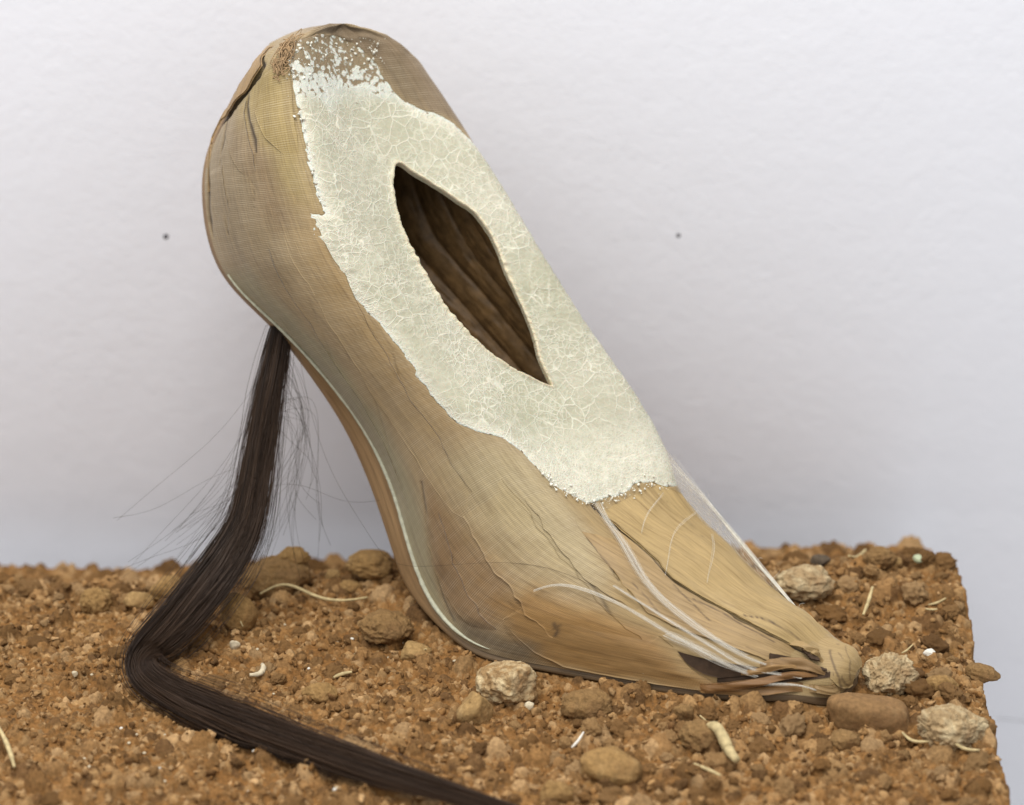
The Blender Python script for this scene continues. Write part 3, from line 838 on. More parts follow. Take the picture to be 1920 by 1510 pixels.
# ------------------------------------------------------------------ sheer stocking webs and threads
def web(pts, w0, w1, name='stocking_web', off=0.0022, n=120, m=14, mat='gauze'):
    a = sv(pts); c = resample(cspline(np.linspace(0, 1, len(a)), a, np.linspace(0, 1, 60)), n)
    tn = np.gradient(c * [LMM, GMM], axis=0); nn = np.stack([-tn[:, 1], tn[:, 0]], -1); nn /= np.linalg.norm(nn, axis=1, keepdims=True) + 1e-9
    t = np.linspace(0, 1, n); wd = 1.0 * (w0 + (w1 - w0) * t) * (1 + 0.2 * n2(t * 6, t * 0, rng.uniform(0, 30), 2))
    r = np.linspace(-1, 1, m)
    Q = c[:, None] + (nn * wd[:, None])[:, None] * r[None, :, None] / np.array([LMM, GMM])
    P = S(Q[..., 0], Q[..., 1], off * np.sin(np.pi * np.clip(t, .1, .9))[:, None] + 0 * r[None] + 0.0012)
    fade = (1 - np.abs(r) ** 2.2)[None] * smooth(0, .08, t)[:, None] * smooth(0, .08, 1 - t)[:, None]
    uv = np.stack([np.repeat(t[:, None] * 60, m, 1), np.repeat(r[None] * 1.5 + 0, n, 0)], -1).reshape(-1, 2) + rng.uniform(0, 50, 2)
    o = mesh(name, P.reshape(-1, 3), grid_faces(n, m), M[mat], shoe, uv=uv, attrs=dict(fade=fade))
    k = 2 if mat == 'faint' else int(4 + 6 * max(w0, w1)); rr_ = rng.normal(0, .45, (k, 1)) * (1 - .3 * t[None]) + .25 * np.sin(t[None] * rng.uniform(3, 9, (k, 1)) + rng.uniform(0, 6, (k, 1)))
    Qt = c[None] + (nn * wd[:, None])[None] * rr_[..., None] / np.array([LMM, GMM])
    Pt = S(Qt[..., 0], Qt[..., 1], 0.0013 + off * np.sin(np.pi * np.clip(t, .1, .9))[None] * rng.uniform(.3, 1.3, (k, 1)))
    a_, b_ = tubes(Pt, rng.uniform(.000010, .000028, (k, 1)) * np.ones((k, n)), 3)
    mesh('thread', a_, b_, M['white'], o)
    return o


web([(1112, 950), (1150, 1010), (1190, 1070), (1240, 1130), (1300, 1180), (1370, 1222), (1450, 1255)], 0.9, 1.6)
web([(1120, 950), (1165, 1025), (1215, 1100), (1275, 1155), (1340, 1200), (1400, 1232)], 0.4, 0.7)
web([(1005, 1108), (1060, 1098), (1130, 1120), (1200, 1158), (1280, 1205), (1350, 1240), (1420, 1268)], 0.5, 1.4)
web([(1150, 1100), (1210, 1140), (1270, 1180), (1340, 1222), (1420, 1258), (1500, 1275)], 0.4, 1.5)
web([(1250, 1190), (1300, 1215), (1350, 1240), (1410, 1262)], 2.8, 2.0, off=.001)
web([(1305, 960), (1270, 1000), (1250, 1050), (1245, 1085)], 0.35, 0.15, mat='faint')
web([(1330, 1010), (1328, 1060), (1322, 1100)], 0.35, 0.15, mat='faint')
web([(1240, 930), (1215, 965), (1200, 1010)], 0.4, 0.2, mat='faint')
web([(1395, 1275), (1440, 1282), (1500, 1288), (1545, 1298)], 1.6, 1.2, off=.0012)


def free_sheet(top, bot, name, n=100, m=24, label=None):
    T_ = curve3([at(*p[:2], p[2] * c_) for p in top], n); B_ = curve3([at(*p[:2], p[2] * c_) for p in bot], n)
    r = np.linspace(0, 1, m); t = np.linspace(0, 1, n)
    P = T_[:, None] * (1 - r)[None, :, None] + B_[:, None] * r[None, :, None]
    wdt = np.linalg.norm(T_ - B_, axis=1) * 1000
    uv = np.stack([np.repeat(t[:, None] * 60, m, 1), wdt[:, None] * r[None] * 0.5], -1).reshape(-1, 2)
    fade = 0.60 + 0.2 * np.exp(-r * 8)[None] + 0 * t[:, None]
    fade = np.clip(fade, 0, 1) * np.ones((n, m))
    o = mesh(name, P.reshape(-1, 3), grid_faces(n, m), M['sheet'], shoe, uv=uv, attrs=dict(fade=fade))
    if label: o['label'] = label
    return o


free_sheet([(1246, 838, 3.4), (1282, 886, 3.1), (1330, 942, 2.7), (1390, 1016, 2.3), (1450, 1090, 1.9), (1522, 1174, 1.35)],
           [(1262, 900, 3.6), (1285, 945, 3.4), (1335, 1006, 3.0), (1394, 1062, 2.5), (1456, 1122, 2.0), (1522, 1178, 1.35)], 'stocking_web', label='sheer stocking stretched taut from the instep to the toe')
thr = []
for k in range(16):
    j = 0.6 * rng.normal(0, 1, 6); sp_ = abs(rng.normal(0, 1))
    thr.append(curve3([at(1262 + 5 * j[0], 872 + 16 * j[1], .0335), at(1300 + 4 * j[0], 905 + 8 * j[1] + 6, .029), at(1390 + 3 * j[2], 1018 + 5 * j[3], .023), at(1452 + 2 * j[4], 1094 + 3 * j[5], .0187), at(1524 + j[0], 1176 + j[1], .0132)], 40))
thr = np.array(thr)
Vt, Ft = tubes(thr, np.full(thr.shape[:2], 1.0) * (0.00002 + 0.00006 * smooth(0.1, 0.6, np.linspace(0, 1, 40)))[None], 4)
sth = mesh('stocking_thread', Vt, Ft, M['white'], shoe)
fz = []
for k in range(40):
    t = rng.uniform(0.1, 0.95); b = thr[rng.integers(16), int(t * 39)]
    d = rng.normal(0, 1, 3) * 0.0016
    fz.append(curve3([b, b + d * .5 + rng.normal(0, 1, 3) * .0004, b + d], 8))
fz = np.array(fz); Vt, Ft = tubes(fz, np.full(fz.shape[:2], 0.00004), 3)
mesh('thread_fuzz', Vt, Ft, M['white'], sth)

# crumbs of plaster along the front edge and the heel
def ico(sub):
    bm = bmesh.new(); bmesh.ops.create_icosphere(bm, subdivisions=sub, radius=1); bm.verts.ensure_lookup_table()
    V = np.array([v.co[:] for v in bm.verts]); F = np.array([[v.index for v in f.verts] for f in bm.faces]); bm.free()
    return V, F


IC = {k: ico(k) for k in (2, 3, 4, 5, 6)}


def lumps(P, R, sub, mats=None, rough=0.3, flat=0.8):
    V0, F0 = IC[sub]; k = len(P)
    d = 1 + rough * fbm(V0[None] * 1.3 + rng.uniform(0, 60, (k, 1, 3)), 3)
    sc_ = rng.uniform(0.75, 1.2, (k, 1, 3)) * [1, 1, flat]
    q = rng.normal(size=(k, 4)); q /= np.linalg.norm(q, axis=1, keepdims=True)
    w_, x, y, z = q.T
    Rm = np.stack([1 - 2 * (y * y + z * z), 2 * (x * y - z * w_), 2 * (x * z + y * w_), 2 * (x * y + z * w_), 1 - 2 * (x * x + z * z), 2 * (y * z - x * w_), 2 * (x * z - y * w_), 2 * (y * z + x * w_), 1 - 2 * (x * x + y * y)], -1).reshape(-1, 3, 3)
    V = np.einsum('kij,kvj->kvi', Rm, V0[None] * d[..., None] * sc_) * R[:, None, None] + P[:, None]
    F = (np.arange(k) * len(V0))[:, None, None] + F0[None]
    return V.reshape(-1, 3), F.reshape(-1, 3)


fe = sv([(1010, 885), (1042, 916), (1075, 932), (1104, 948), (1125, 936), (1150, 934), (1172, 927), (1192, 909), (1220, 905), (1246, 916)])
fe = resample(fe, 200) + rng.normal(0, 1, (200, 2)) * [0.006, 0.007]
he = np.array([sv([p])[0] for p in np.stack([rng.uniform(545, 720, 160), rng.uniform(72, 150, 160)], -1)])
he2 = resample(sv([(541, 100), (556, 190), (571, 262), (583, 320), (600, 385)]), 30) + rng.normal(0, 1, (30, 2)) * [0.006, 0.008]
cr = np.vstack([fe, he, he2])
rad = 0.00011 + 0.00042 * rng.random(len(cr)) ** 3.5
Pc = S(cr[:, 0], cr[:, 1], np.full(len(cr), 0.0008))
Vc, Fc = lumps(Pc, rad, 2, rough=1.2, flat=.6)
tag(mesh('plaster_crumbs', Vc, Fc, mat_plain('plaster_dust', (0.74, 0.72, 0.62), 0.9, 900, 0.15), pl), kind='stuff')
# torn brown fibre wad at the heel rim
wd_p = []
c0 = sv([(533, 112)])[0]
for k in range(44):
    b = c0 + rng.normal(0, 1, 2) * [0.008, 0.012]
    q = np.array([b + rng.normal(0, 1, 2) * [0.006, 0.01] for _ in range(4)])
    wd_p.append(curve3(S(q[:, 0], q[:, 1], rng.uniform(.0008, .002, 4)), 14))
wd_p = np.array(wd_p); Vt, Ft = tubes(wd_p, np.full(wd_p.shape[:2], .00014), 4)
mesh('torn_fibres', Vt, Ft, mat_plain('brown_fibre', (0.36, 0.24, 0.13), 0.9, 700, 0.35), upper)

# ------------------------------------------------------------------ soil bed
e1, e2 = ground(1797, 1078)[:2], ground(1902, 1500)[:2]
eslope = (e1[0] - e2[0]) / (e1[1] - e2[1])
edge_x = lambda y: e1[0] + (y - e1[1]) * eslope
X0, Y0, Y1 = -0.25, -0.155, 0.118
RES = 0.00046
X1 = edge_x(Y1) + 0.016 if eslope > 0 else edge_x(Y0) + 0.016
X1 = max(edge_x(Y0), edge_x(Y1)) + 0.006
nx, ny = int((X1 - X0) / RES), int((Y1 - Y0) / RES)
xs = np.linspace(X0, X1, nx); ys = np.linspace(Y0, Y1, ny)
XX, YY = np.meshgrid(xs, ys, indexing='ij')
base = 0.0022 * n2(XX * 22, YY * 22, 11, 3) + 0.0009 * n2(XX * 90, YY * 90, 12, 3) - 0.0015
base -= 0.026 * smooth(0.044, 0.102, YY) + 0.0005                        # falls away behind
base += 0.004 * smooth(0.055, 0.085, XX) * smooth(0.01, 0.04, YY)
base -= 0.003 * smooth(-0.07, -0.14, XX) * smooth(0.02, 0.05, YY)
H = base.copy()
CO = np.zeros((nx, ny, 3)) + lin(134, 97, 56)
PAL = np.array([lin(148, 114, 74), lin(136, 103, 65), lin(158, 125, 84), lin(118, 88, 54), lin(168, 136, 96), lin(140, 104, 63), lin(110, 82, 52)])
jag_x = 0.0016 * n2(ys * 120, ys * 0, 6, 3)
warp = 0.75 * n2(XX * 420, YY * 420, 13, 3) + 0.65 * n2(XX * 1250, YY * 1250, 15, 2)


def stamp(cx, cy, r, col, hgt=1.15, sink=0.18):
    i0, i1 = int((cx - r * 1.5 - X0) / RES), int((cx + r * 1.5 - X0) / RES) + 2
    j0, j1 = int((cy - r * 1.5 - Y0) / RES), int((cy + r * 1.5 - Y0) / RES) + 2
    i0, j0 = max(i0, 0), max(j0, 0); i1, j1 = min(i1, nx), min(j1, ny)
    if i1 - i0 < 2 or j1 - j0 < 2: return
    dx = XX[i0:i1, j0:j1] - cx; dy = YY[i0:i1, j0:j1] - cy
    th, el = rng.uniform(0, 6.28), rng.uniform(0.65, 1.0)
    a = dx * math.cos(th) + dy * math.sin(th); b = (-dx * math.sin(th) + dy * math.cos(th)) / el
    d2 = (a * a + b * b) / (r * r) * (1 + 0.55 * warp[i0:i1, j0:j1])
    ci, cj = min(max(int((cx - X0) / RES), 0), nx - 1), min(max(int((cy - Y0) / RES), 0), ny - 1)
    tilt = (dx * rng.normal(0, .25) + dy * rng.normal(0, .25))
    z = base[ci, cj] - r * sink + r * hgt * np.power(np.clip(1 - d2, 0, 1), 0.42) + tilt * (d2 < 1) + 0.34 * r * warp[i0:i1, j0:j1]
    m_ = (d2 < 1) & (z > H[i0:i1, j0:j1])
    H[i0:i1, j0:j1][m_] = z[m_]
    CO[i0:i1, j0:j1][m_] = col


def scatter(n, r0, r1, pw, dens):
    cnt = 0
    r = r0 * (1 + (r1 / r0 - 1) * rng.random(n) ** pw)
    cx = rng.uniform(X0, X1 - 0.003, n); cy = rng.uniform(Y0, Y1, n); pr = rng.random(n)
    co = PAL[rng.integers(len(PAL), size=n)] * rng.uniform(0.78, 1.18, (n, 1))
    for k in np.argsort(-r):
        if pr[k] < dens(cx[k], cy[k]) and cx[k] + r[k] < edge_x(cy[k]) + 0.001: stamp(cx[k], cy[k], r[k], co[k])


coarse = lambda x, y: min(1, 0.16 + 0.9 * (x > 0.02) * (y > -0.06) + 0.7 * (y > 0.03) + 0.5 * (y < -0.05))
scatter(2200, 0.0022, 0.0048, 2.5, coarse)
scatter(9000, 0.0011, 0.0024, 1.6, lambda x, y: min(1, 0.35 + coarse(x, y)))
scatter(26000, 0.0006, 0.0012, 1.2, lambda x, y: 1)
H += 0.00042 * n2(XX * 950, YY * 950, 14, 3)
PW = base - 0.0012 + 0.0022 * n2(XX * 38, YY * 38, 31, 3) + 0.0006 * n2(XX * 420, YY * 420, 33, 4, .65)   # drifts of fine powder between the crumbs
pw_ = PW > H
H = np.maximum(H, PW); CO[pw_] = lin(142, 107, 64)
# right edge: the bed stops in a crumbly cut
over = XX - (edge_x(YY) + jag_x[None, :])
H = H - 0.0012 * smooth(-0.006, 0.0, over)
# keep the bed below the shoe
lowv = np.concatenate([GD[:, :, :].reshape(-1, 3), SG.reshape(-1, 3)])
lowv = lowv[lowv[:, 2] < 0.03]
zmin = np.full((nx, ny), 1.0)
ii = np.clip(((lowv[:, 0] - X0) / RES).astype(int), 0, nx - 1); jj = np.clip(((lowv[:, 1] - Y0) / RES).astype(int), 0, ny - 1)
np.minimum.at(zmin, (ii, jj), lowv[:, 2])
for _ in range(2):
    zp = np.pad(zmin, 1, constant_values=1.0)
    zmin = np.min([zp[a:a + nx, b:b + ny] for a in range(3) for b in range(3)], axis=0)
fp = (zmin < 0.02).astype(float)
for ax in (0, 1):
    for _ in range(2):
        cs_ = np.cumsum(np.pad(fp, [(15, 15) if a == ax else (0, 0) for a in (0, 1)], mode='edge'), axis=ax)
        fp = (np.take(cs_, np.arange(29, cs_.shape[ax]), axis=ax) - np.take(cs_, np.arange(0, cs_.shape[ax] - 29), axis=ax)) / 29
        fp = np.take(fp, np.arange((nx, ny)[ax]), axis=ax) if fp.shape[ax] >= (nx, ny)[ax] else np.pad(fp, [(0, (nx, ny)[ax] - fp.shape[ax]) if a == ax else (0, 0) for a in (0, 1)], mode='edge')
H = H + 0.0024 * smooth(0.02, 0.5, fp)                          # the sole has pushed the crumbs up round it
H = np.minimum(H, zmin - 0.0002)
keepq = None
VX = np.minimum(XX, edge_x(YY) + jag_x[None, :])
VS = np.stack([VX, YY, H], -1)
# skirts: front/left/right/back sides reach down to the plinth
out_r = over > 0
VS[..., 2] = np.where(out_r, H - np.minimum(over * 22, 0.06), H)
VS[..., 0] += np.where(out_r, 0.0007 * n2(YY * 500, over * 900 + 3, 2, 3), 0)
soil = mesh('soil', VS.reshape(-1, 3), grid_faces(nx, ny)[:, ::-1], M['soil'], col=np.clip(CO, 0, 1).reshape(-1, 3))
tag(soil, kind='structure')
plinth = box('plinth', X0 - 0.004, min(edge_x(Y0), edge_x(Y1)) - 0.003, Y0 - 0.004, Y1 + 0.002, -0.9, -0.062, M['plinth'])
tag(plinth, 'white painted plinth carrying the soil bed', 'plinth')


def soil_z(x, y):
    i = np.clip(((np.asarray(x) - X0) / RES).astype(int), 0, nx - 1); j = np.clip(((np.asarray(y) - Y0) / RES).astype(int), 0, ny - 1)
    return H[i, j]


# grit: thousands of loose crumbs
n = 8000
gx, gy = rng.uniform(-0.19, X1 - 0.004, n), rng.uniform(-0.12, 0.066, n)
ok = (gx < edge_x(gy) - 0.001) & (zmin[np.clip(((gx - X0) / RES).astype(int), 0, nx - 1), np.clip(((gy - Y0) / RES).astype(int), 0, ny - 1)] > 0.5)
gx, gy = gx[ok], gy[ok]; n = len(gx)
gr_ = 0.0004 + 0.0009 * rng.random(n) ** 2.4
gz = soil_z(gx, gy) + gr_ * 0.1
Vg, Fg = lumps(np.stack([gx, gy, gz], -1), gr_, 2, rough=1.3, flat=.7)
gcol = np.repeat(PAL[rng.integers(len(PAL), size=n)] * rng.uniform(0.75, 1.3, (n, 1)), len(IC[2][0]), 0)
tag(mesh('soil_grit', Vg, Fg, M['grit'], smoothed=False, col=np.clip(gcol, 0, 1)), 'loose brown crumbs strewn over the earth bed', 'grit', kind='stuff')


# ------------------------------------------------------------------ stones and clods
def rock_verts(sub, size, angular=0.5, rough=0.12, lump=0.25, cuts=14, seed=0, knob=0.0, boxy=0.0):
    r_ = np.random.default_rng(seed); V0, F0 = IC[sub]
    nrm = r_.normal(size=(cuts, 3)); nrm /= np.linalg.norm(nrm, axis=1, keepdims=True)
    dd_ = r_.uniform(0.62, 0.95, cuts)
    dots = V0 @ nrm.T
    rad_ = np.where(dots > 0.05, dd_[None] / np.maximum(dots, 0.05), 9)
    rp = -np.log(np.exp(-14 * np.minimum(rad_, 3)).sum(1) + np.exp(-14 * 1.08)) / 14
    r = (1 - angular) * 1.0 + angular * rp
    if boxy: r = r * (1 - boxy) + boxy * 0.95 * (np.abs(V0) ** 4).sum(1) ** -0.25
    o = r_.uniform(0, 50, 3)
    r = r * (1 + lump * fbm(V0 * 1.1 + o, 3) + rough * fbm(V0 * 4 + o, 4) + 0.35 * rough * fbm(V0 * 11 + o, 3))
    if knob: r += knob * np.abs(fbm(V0 * 6 + o, 3)) + knob * 0.4 * fbm(V0 * 14 + o, 3)
    return V0 * r[:, None] * np.asarray(size)


def rock(name, px, py, w_px, h_px, mat, label, cat='stone', back=None, stack=0.0, rot=0.0, tilt=0.0, depth=0.8, sub=5, sink=0.25, z=None, seed=0, col=None, **kw):
    """stone whose foot stands on the soil; size from its drawing width and height"""
    g = ground(px, py + h_px * 0.22, 0.0)
    if back is not None:
        v = FW + RT * ((px - 960) / FPX) + UP * ((755 - py) / FPX); g = CAM + v * ((back - CAM[1]) / v[1])
    wv, hv_ = w_px * 0.00015 / 2, h_px * 0.00015 / 2
    V = rock_verts(sub, (wv, wv * depth, hv_), seed=seed, **kw)
    me_o = mesh(name, V, IC[sub][1], mat, col=None if col is None else np.repeat([col], len(V), 0))
    me_o.location = (g[0], g[1], float(soil_z(g[0], g[1])) + hv_ * (1 - 2 * sink) * 0.9 if back is None else min(g[2], float(soil_z(g[0], g[1])) + hv_ * 1.15 + stack))
    me_o.rotation_euler = (0, tilt, rot)
    return tag(me_o, label, cat)


st_crust = mat_stone('crusted_limestone', (0.32, 0.20, 0.09), (0.58, 0.46, 0.27), (0.24, 0.135, 0.058), 0.75)
st_tan = mat_stone('tan_stone', (0.35, 0.22, 0.09), (0.44, 0.30, 0.14), (0.26, 0.15, 0.06), 0.3)
st_pale = mat_stone('pale_rough_stone', (0.36, 0.25, 0.13), (0.56, 0.45, 0.27), (0.27, 0.165, 0.08), 0.7)
st_slab = mat_stone('smooth_brown_slab', (0.22, 0.125, 0.052), (0.30, 0.185, 0.085), (0.17, 0.092, 0.04), 0.3, 0.8, 0.25)
st_ochre = mat_stone('ochre_clod', (0.31, 0.185, 0.07), (0.39, 0.25, 0.105), (0.23, 0.13, 0.05), 0.4, 0.95, 0.9)
st_red = mat_stone('red_brown_clod', (0.255, 0.15, 0.06), (0.33, 0.205, 0.09), (0.18, 0.10, 0.042), 0.4, 0.95, 1.0)
st_dark = mat_stone('dark_chip', (0.10, 0.075, 0.05), (0.16, 0.115, 0.07), (0.07, 0.05, 0.035), 0.3, 0.85, 0.4)

rock('stone', 948, 1272, 132, 100, st_crust, 'large cream-crusted tan stone wedged against the sole of the shoe', rot=.3, seed=3, angular=.7, rough=.16, sub=6, sink=.22)
rock('stone', 892, 1322, 72, 84, st_tan, 'angular yellow-tan stone leaning on the large cream-crusted stone', rot=.8, tilt=.35, seed=8, angular=.95, rough=.05, lump=.12, cuts=9, sink=.2)
rock('stone', 1630, 1326, 170, 84, st_slab, 'smooth dark brown flat stone under the tip of the toe', rot=-.12, seed=12, angular=.85, rough=.03, lump=.08, cuts=10, depth=.5, tilt=.10, sink=.44, boxy=.6)
rock('stone', 1664, 1262, 104, 84, st_pale, 'pale knobbly stone just beyond the tip of the toe', rot=.5, seed=14, angular=.4, rough=.2, knob=.12, sub=6)
rock('stone', 1782, 1360, 128, 88, st_pale, 'flattish pale encrusted stone near the cut edge of the soil', rot=.2, seed=19, angular=.5, rough=.18, knob=.14, sub=6, tilt=.25)
rock('soil_clod', 1146, 1428, 118, 72, st_ochre, 'orange-tan angular clod between the tress and the stone under the toe', 'clod', rot=.1, seed=22, angular=.9, rough=.06, cuts=9)
rock('stone', 782, 1210, 70, 50, st_tan, 'rounded ochre stone beside the ball of the shoe', rot=.2, seed=25, angular=.6, rough=.06)
rock('soil_clod', 722, 1182, 110, 60, st_red, 'dark red-brown clod behind the rounded ochre stone', 'clod', seed=26, angular=.4, rough=.2)
rock('stone', 312, 1085, 84, 72, st_ochre, 'rounded ochre boulder-like stone behind the hair tress', rot=.4, seed=31, angular=.6, rough=.08)
rock('stone', 256, 1112, 66, 48, st_tan, 'pale ochre stone next to the rounded ochre stone', rot=.1, seed=34, angular=.8, rough=.06)
rock('soil_clod', 180, 1112, 66, 64, st_ochre, 'knobbly brown clod left of the pale ochre stone', 'clod', rot=.6, seed=36, angular=.3, rough=.25)
rock('soil_clod', 522, 1082, 160, 96, st_red, 'biggest brown clod, on the back edge between tress and shoe', 'clod', rot=.1, seed=41, angular=.45, rough=.14, back=.044)
rock('soil_clod', 548, 1046, 70, 44, st_ochre, 'lighter clod on top of the biggest brown clod', 'clod', seed=43, angular=.5, rough=.16, back=.046, stack=.004)
rock('soil_clod', 695, 1058, 108, 52, st_ochre, 'flat-topped clod on the back edge behind the sole', 'clod', rot=.1, seed=45, angular=.7, rough=.1, back=.047)
rock('stone', 624, 1075, 34, 26, st_tan, 'small pinkish-tan stone between the two back-edge clods', seed=46, angular=.6, back=.047)
rock('soil_clod', 654, 1092, 48, 34, st_ochre, 'small ochre clod below the small pinkish-tan stone', 'clod', seed=47, angular=.5)
rock('stone_chip', 1536, 1042, 50, 26, st_dark, 'dark flat chip standing up on the back edge', 'chip', rot=.1, seed=51, angular=1, rough=.02, lump=.05, cuts=8, back=.05, sub=4)
rock('soil_clod', 1505, 1108, 130, 76, st_pale, 'broad pale-speckled clod beyond the taut stocking', 'clod', rot=.3, seed=54, angular=.4, rough=.22)
rock('soil_clod', 1650, 1046, 66, 48, st_red, 'tall clod on the back edge right of the dark chip', 'clod', seed=56, angular=.3, rough=.25, back=.047)
rock('stone', 1684, 1040, 26, 24, st_tan, 'small peach-coloured stone on the back edge', seed=57, angular=.6, back=.047)
rock('soil_clod', 1838, 1250, 66, 40, st_red, 'pointed clod jutting out over the cut edge', 'clod', rot=.1, seed=58, angular=.9, rough=.1, tilt=.25, sink=.15)
rock('stone', 1282, 1338, 40, 42, st_red, 'round reddish pebble under the amber veneer', seed=62, angular=.4, rough=.05)
rock('soil_clod', 604, 1296, 66, 46, st_ochre, 'flat greyish-brown clod inside the bend of the tress', 'clod', seed=66, angular=.6, rough=.1)
rock('soil_clod', 448, 1150, 70, 84, st_ochre, 'upright orange clod hidden partly by the tress', 'clod', rot=.5, seed=68, angular=.9, rough=.06, cuts=9)
rock('soil_clod', 1042, 1480, 66, 56, st_ochre, 'blurred ochre clod in front of the orange-tan angular clod', 'clod', seed=71, angular=.5, rough=.15)
rock('soil_clod', 1100, 1312, 100, 60, st_red, 'rounded red-brown clod right of the large cream-crusted stone', 'clod', seed=73, angular=.3, rough=.15)
rock('soil_clod', 1585, 1372, 64, 46, st_red, 'reddish clod in front of the smooth dark flat stone', 'clod', seed=75, angular=.4, rough=.14)
rock('soil_clod', 1310, 1380, 80, 60, st_red, 'crumbly brown clod behind the pale green pod', 'clod', seed=77, angular=.3, rough=.2)

# ridged clod
g = ground(1765, 1285)
rc = rock('soil_clod', 1765, 1278, 64, 56, st_ochre, 'clod with fine curved ridges beside the pale knobbly stone', 'clod', seed=81, angular=.3, rough=.1)
# smaller clods as individuals that share a few meshes
cl_me = []
for k in range(12):
    V = rock_verts(4, (1, rng.uniform(.75, 1), rng.uniform(.6, .85)), angular=rng.uniform(.1, .6), rough=.42, lump=.35, seed=100 + k, knob=rng.uniform(.15, .4))
    cc = np.repeat([PAL[k % len(PAL)] * rng.uniform(.9, 1.15)], len(V), 0)
    o = mesh('soil_clod', V, IC[4][1], M['grit'], col=np.clip(cc, 0, 1)); cl_me.append(o.data); bpy.data.objects.remove(o)
placed = []; tries = 0
while len(placed) < 230 and tries < 8000:
    tries += 1
    px, py = rng.uniform(0, 1900), rng.uniform(1065, 1505)
    right = px > 1250
    if tries % 3 == 0: py = rng.uniform(1048, 1100)
    if not right and rng.random() > (0.12 if 1110 < py and px < 900 else 0.7): continue
    g = ground(px, py)
    if g[0] > edge_x(g[1]) - 0.004: continue
    r = (0.0018 + 0.0026 * rng.random() ** 2) * (1.15 if right else 1.0)
    i, j = int((g[0] - X0) / RES), int((g[1] - Y0) / RES)
    k = int(r / RES) + 2
    if zmin[max(i - k, 0):i + k, max(j - k, 0):j + k].min() < r * 1.6: continue
    if any((g[0] - q[0]) ** 2 + (g[1] - q[1]) ** 2 < (r + q[2]) ** 2 * .6 for q in placed): continue
    placed.append((g[0], g[1], r))
    o = bpy.data.objects.new('soil_clod', cl_me[rng.integers(12)]); COL.objects.link(o)
    o.location = (g[0], g[1], float(soil_z(g[0], g[1])) - r * 0.05); o.scale = (r, r, r)
    o.rotation_euler = (rng.uniform(-.4, .4), rng.uniform(-.4, .4), rng.uniform(0, 6.28))
    tag(o, 'small crumbly brown clod lying loose on the soil bed', 'clod', 'small clods on the soil bed')


# ------------------------------------------------------------------ straw, chips and other litter
def stick(name, pts, r, mat, label, cat, lift=0.0012, flat=1.0, group=None, zs=None):
    P = np.array([ground(*p) for p in pts])
    z = soil_z(P[:, 0], P[:, 1]); P[:, 2] = np.maximum(z, z.mean()) + lift
    if zs is not None: P[:, 2] += np.array(zs)
    c = curve3(P, 28); t = np.linspace(0, 1, 28)
    rad = r * (0.55 + 0.45 * np.sin(np.pi * np.clip(t, .08, .92))) * (1 + .15 * n2(t * 9, t * 0, rng.uniform(0, 30), 2))
    V, F = tubes(c[None], rad[None], 7)
    V = V.reshape(28, 7, 3); caps = np.vstack([c[0], c[-1]])
    Vn = np.vstack([V.reshape(-1, 3), caps]); m = 28 * 7
    Ft = np.vstack([np.stack([F[:, 0], F[:, 1], F[:, 2]], -1), np.stack([F[:, 0], F[:, 2], F[:, 3]], -1),
                    [(k, (k + 1) % 7, m) for k in range(7)], [(27 * 7 + (k + 1) % 7, 27 * 7 + k, m + 1) for k in range(7)]])
    o0 = c.mean(0)
    o = mesh(name, Vn - o0, Ft, M[mat]); o.location = o0
    return tag(o, label, cat, group)


stick('straw', [(-2, 1376), (14, 1408), (28, 1452)], .0007, 'straw', 'bowed pale straw stalk on the fine soil outside the bend of the tress', 'straw', .003)
stick('straw', [(1590, 1076), (1606, 1062), (1622, 1048)], .0006, 'straw', 'blurred straw stub leaning below the tall back-edge clod', 'straw', .003)
stick('straw', [(1618, 1168), (1626, 1152), (1634, 1138)], .0006, 'straw', 'short upright straw stub beyond the toe', 'straw', .003, zs=[0, .001, .002])
stick('straw', [(1740, 1150), (1756, 1146), (1772, 1141)], .0004, 'straw', 'thin straw bit near the far corner of the soil, upper of two', 'straw')
stick('straw', [(1734, 1160), (1746, 1162), (1756, 1162)], .0004, 'straw', 'thin straw bit near the far corner of the soil, lower of two', 'straw')
stick('straw', [(1692, 1374), (1714, 1390), (1742, 1398)], .0005, 'straw', 'kinked straw in front of the flattish pale encrusted stone', 'straw', .002)
stick('straw', [(1782, 1406), (1808, 1411), (1836, 1414)], .0005, 'straw', 'straight straw between the encrusted stone and the cut edge', 'straw', .002)
stick('pod', [(1322, 1386), (1344, 1404), (1364, 1424), (1380, 1446)], .0017, 'straw', 'pale green-yellow tubular pod lying among the crumbs', 'pod', .003)
stick('straw', [(698, 1190), (708, 1199), (724, 1207)], .0004, 'straw', 'short bright straw beside the dark red-brown clod', 'straw', .002)
stick('straw', [(780, 1214), (790, 1222), (800, 1229)], .0003, 'straw', 'thin straw leaning on the rounded ochre stone', 'straw', .002)
stick('root_fibre', [(488, 1118), (530, 1114), (590, 1124), (640, 1130), (690, 1124)], .0005, 'straw', 'long dry root fibre below the biggest brown clod', 'fibre', .0015)
stick('root_fibre', [(1312, 1350), (1326, 1362), (1340, 1374), (1348, 1388)], .0003, 'straw', 'curved fine root fibre behind the pale green pod', 'fibre', .002)
stick('splinter', [(1072, 1410), (1082, 1400), (1094, 1388)], .0004, 'white', 'white splinter near the orange-tan angular clod', 'splinter', .002)
stick('splinter', [(1180, 1280), (1194, 1288), (1208, 1296)], .0004, 'straw', 'pale splinter under the amber veneer of the shoe', 'splinter', .003)
stick('splinter', [(1690, 1244), (1700, 1236), (1710, 1230)], .0003, 'straw', 'fine splinter behind the pale knobbly stone', 'splinter', .003)
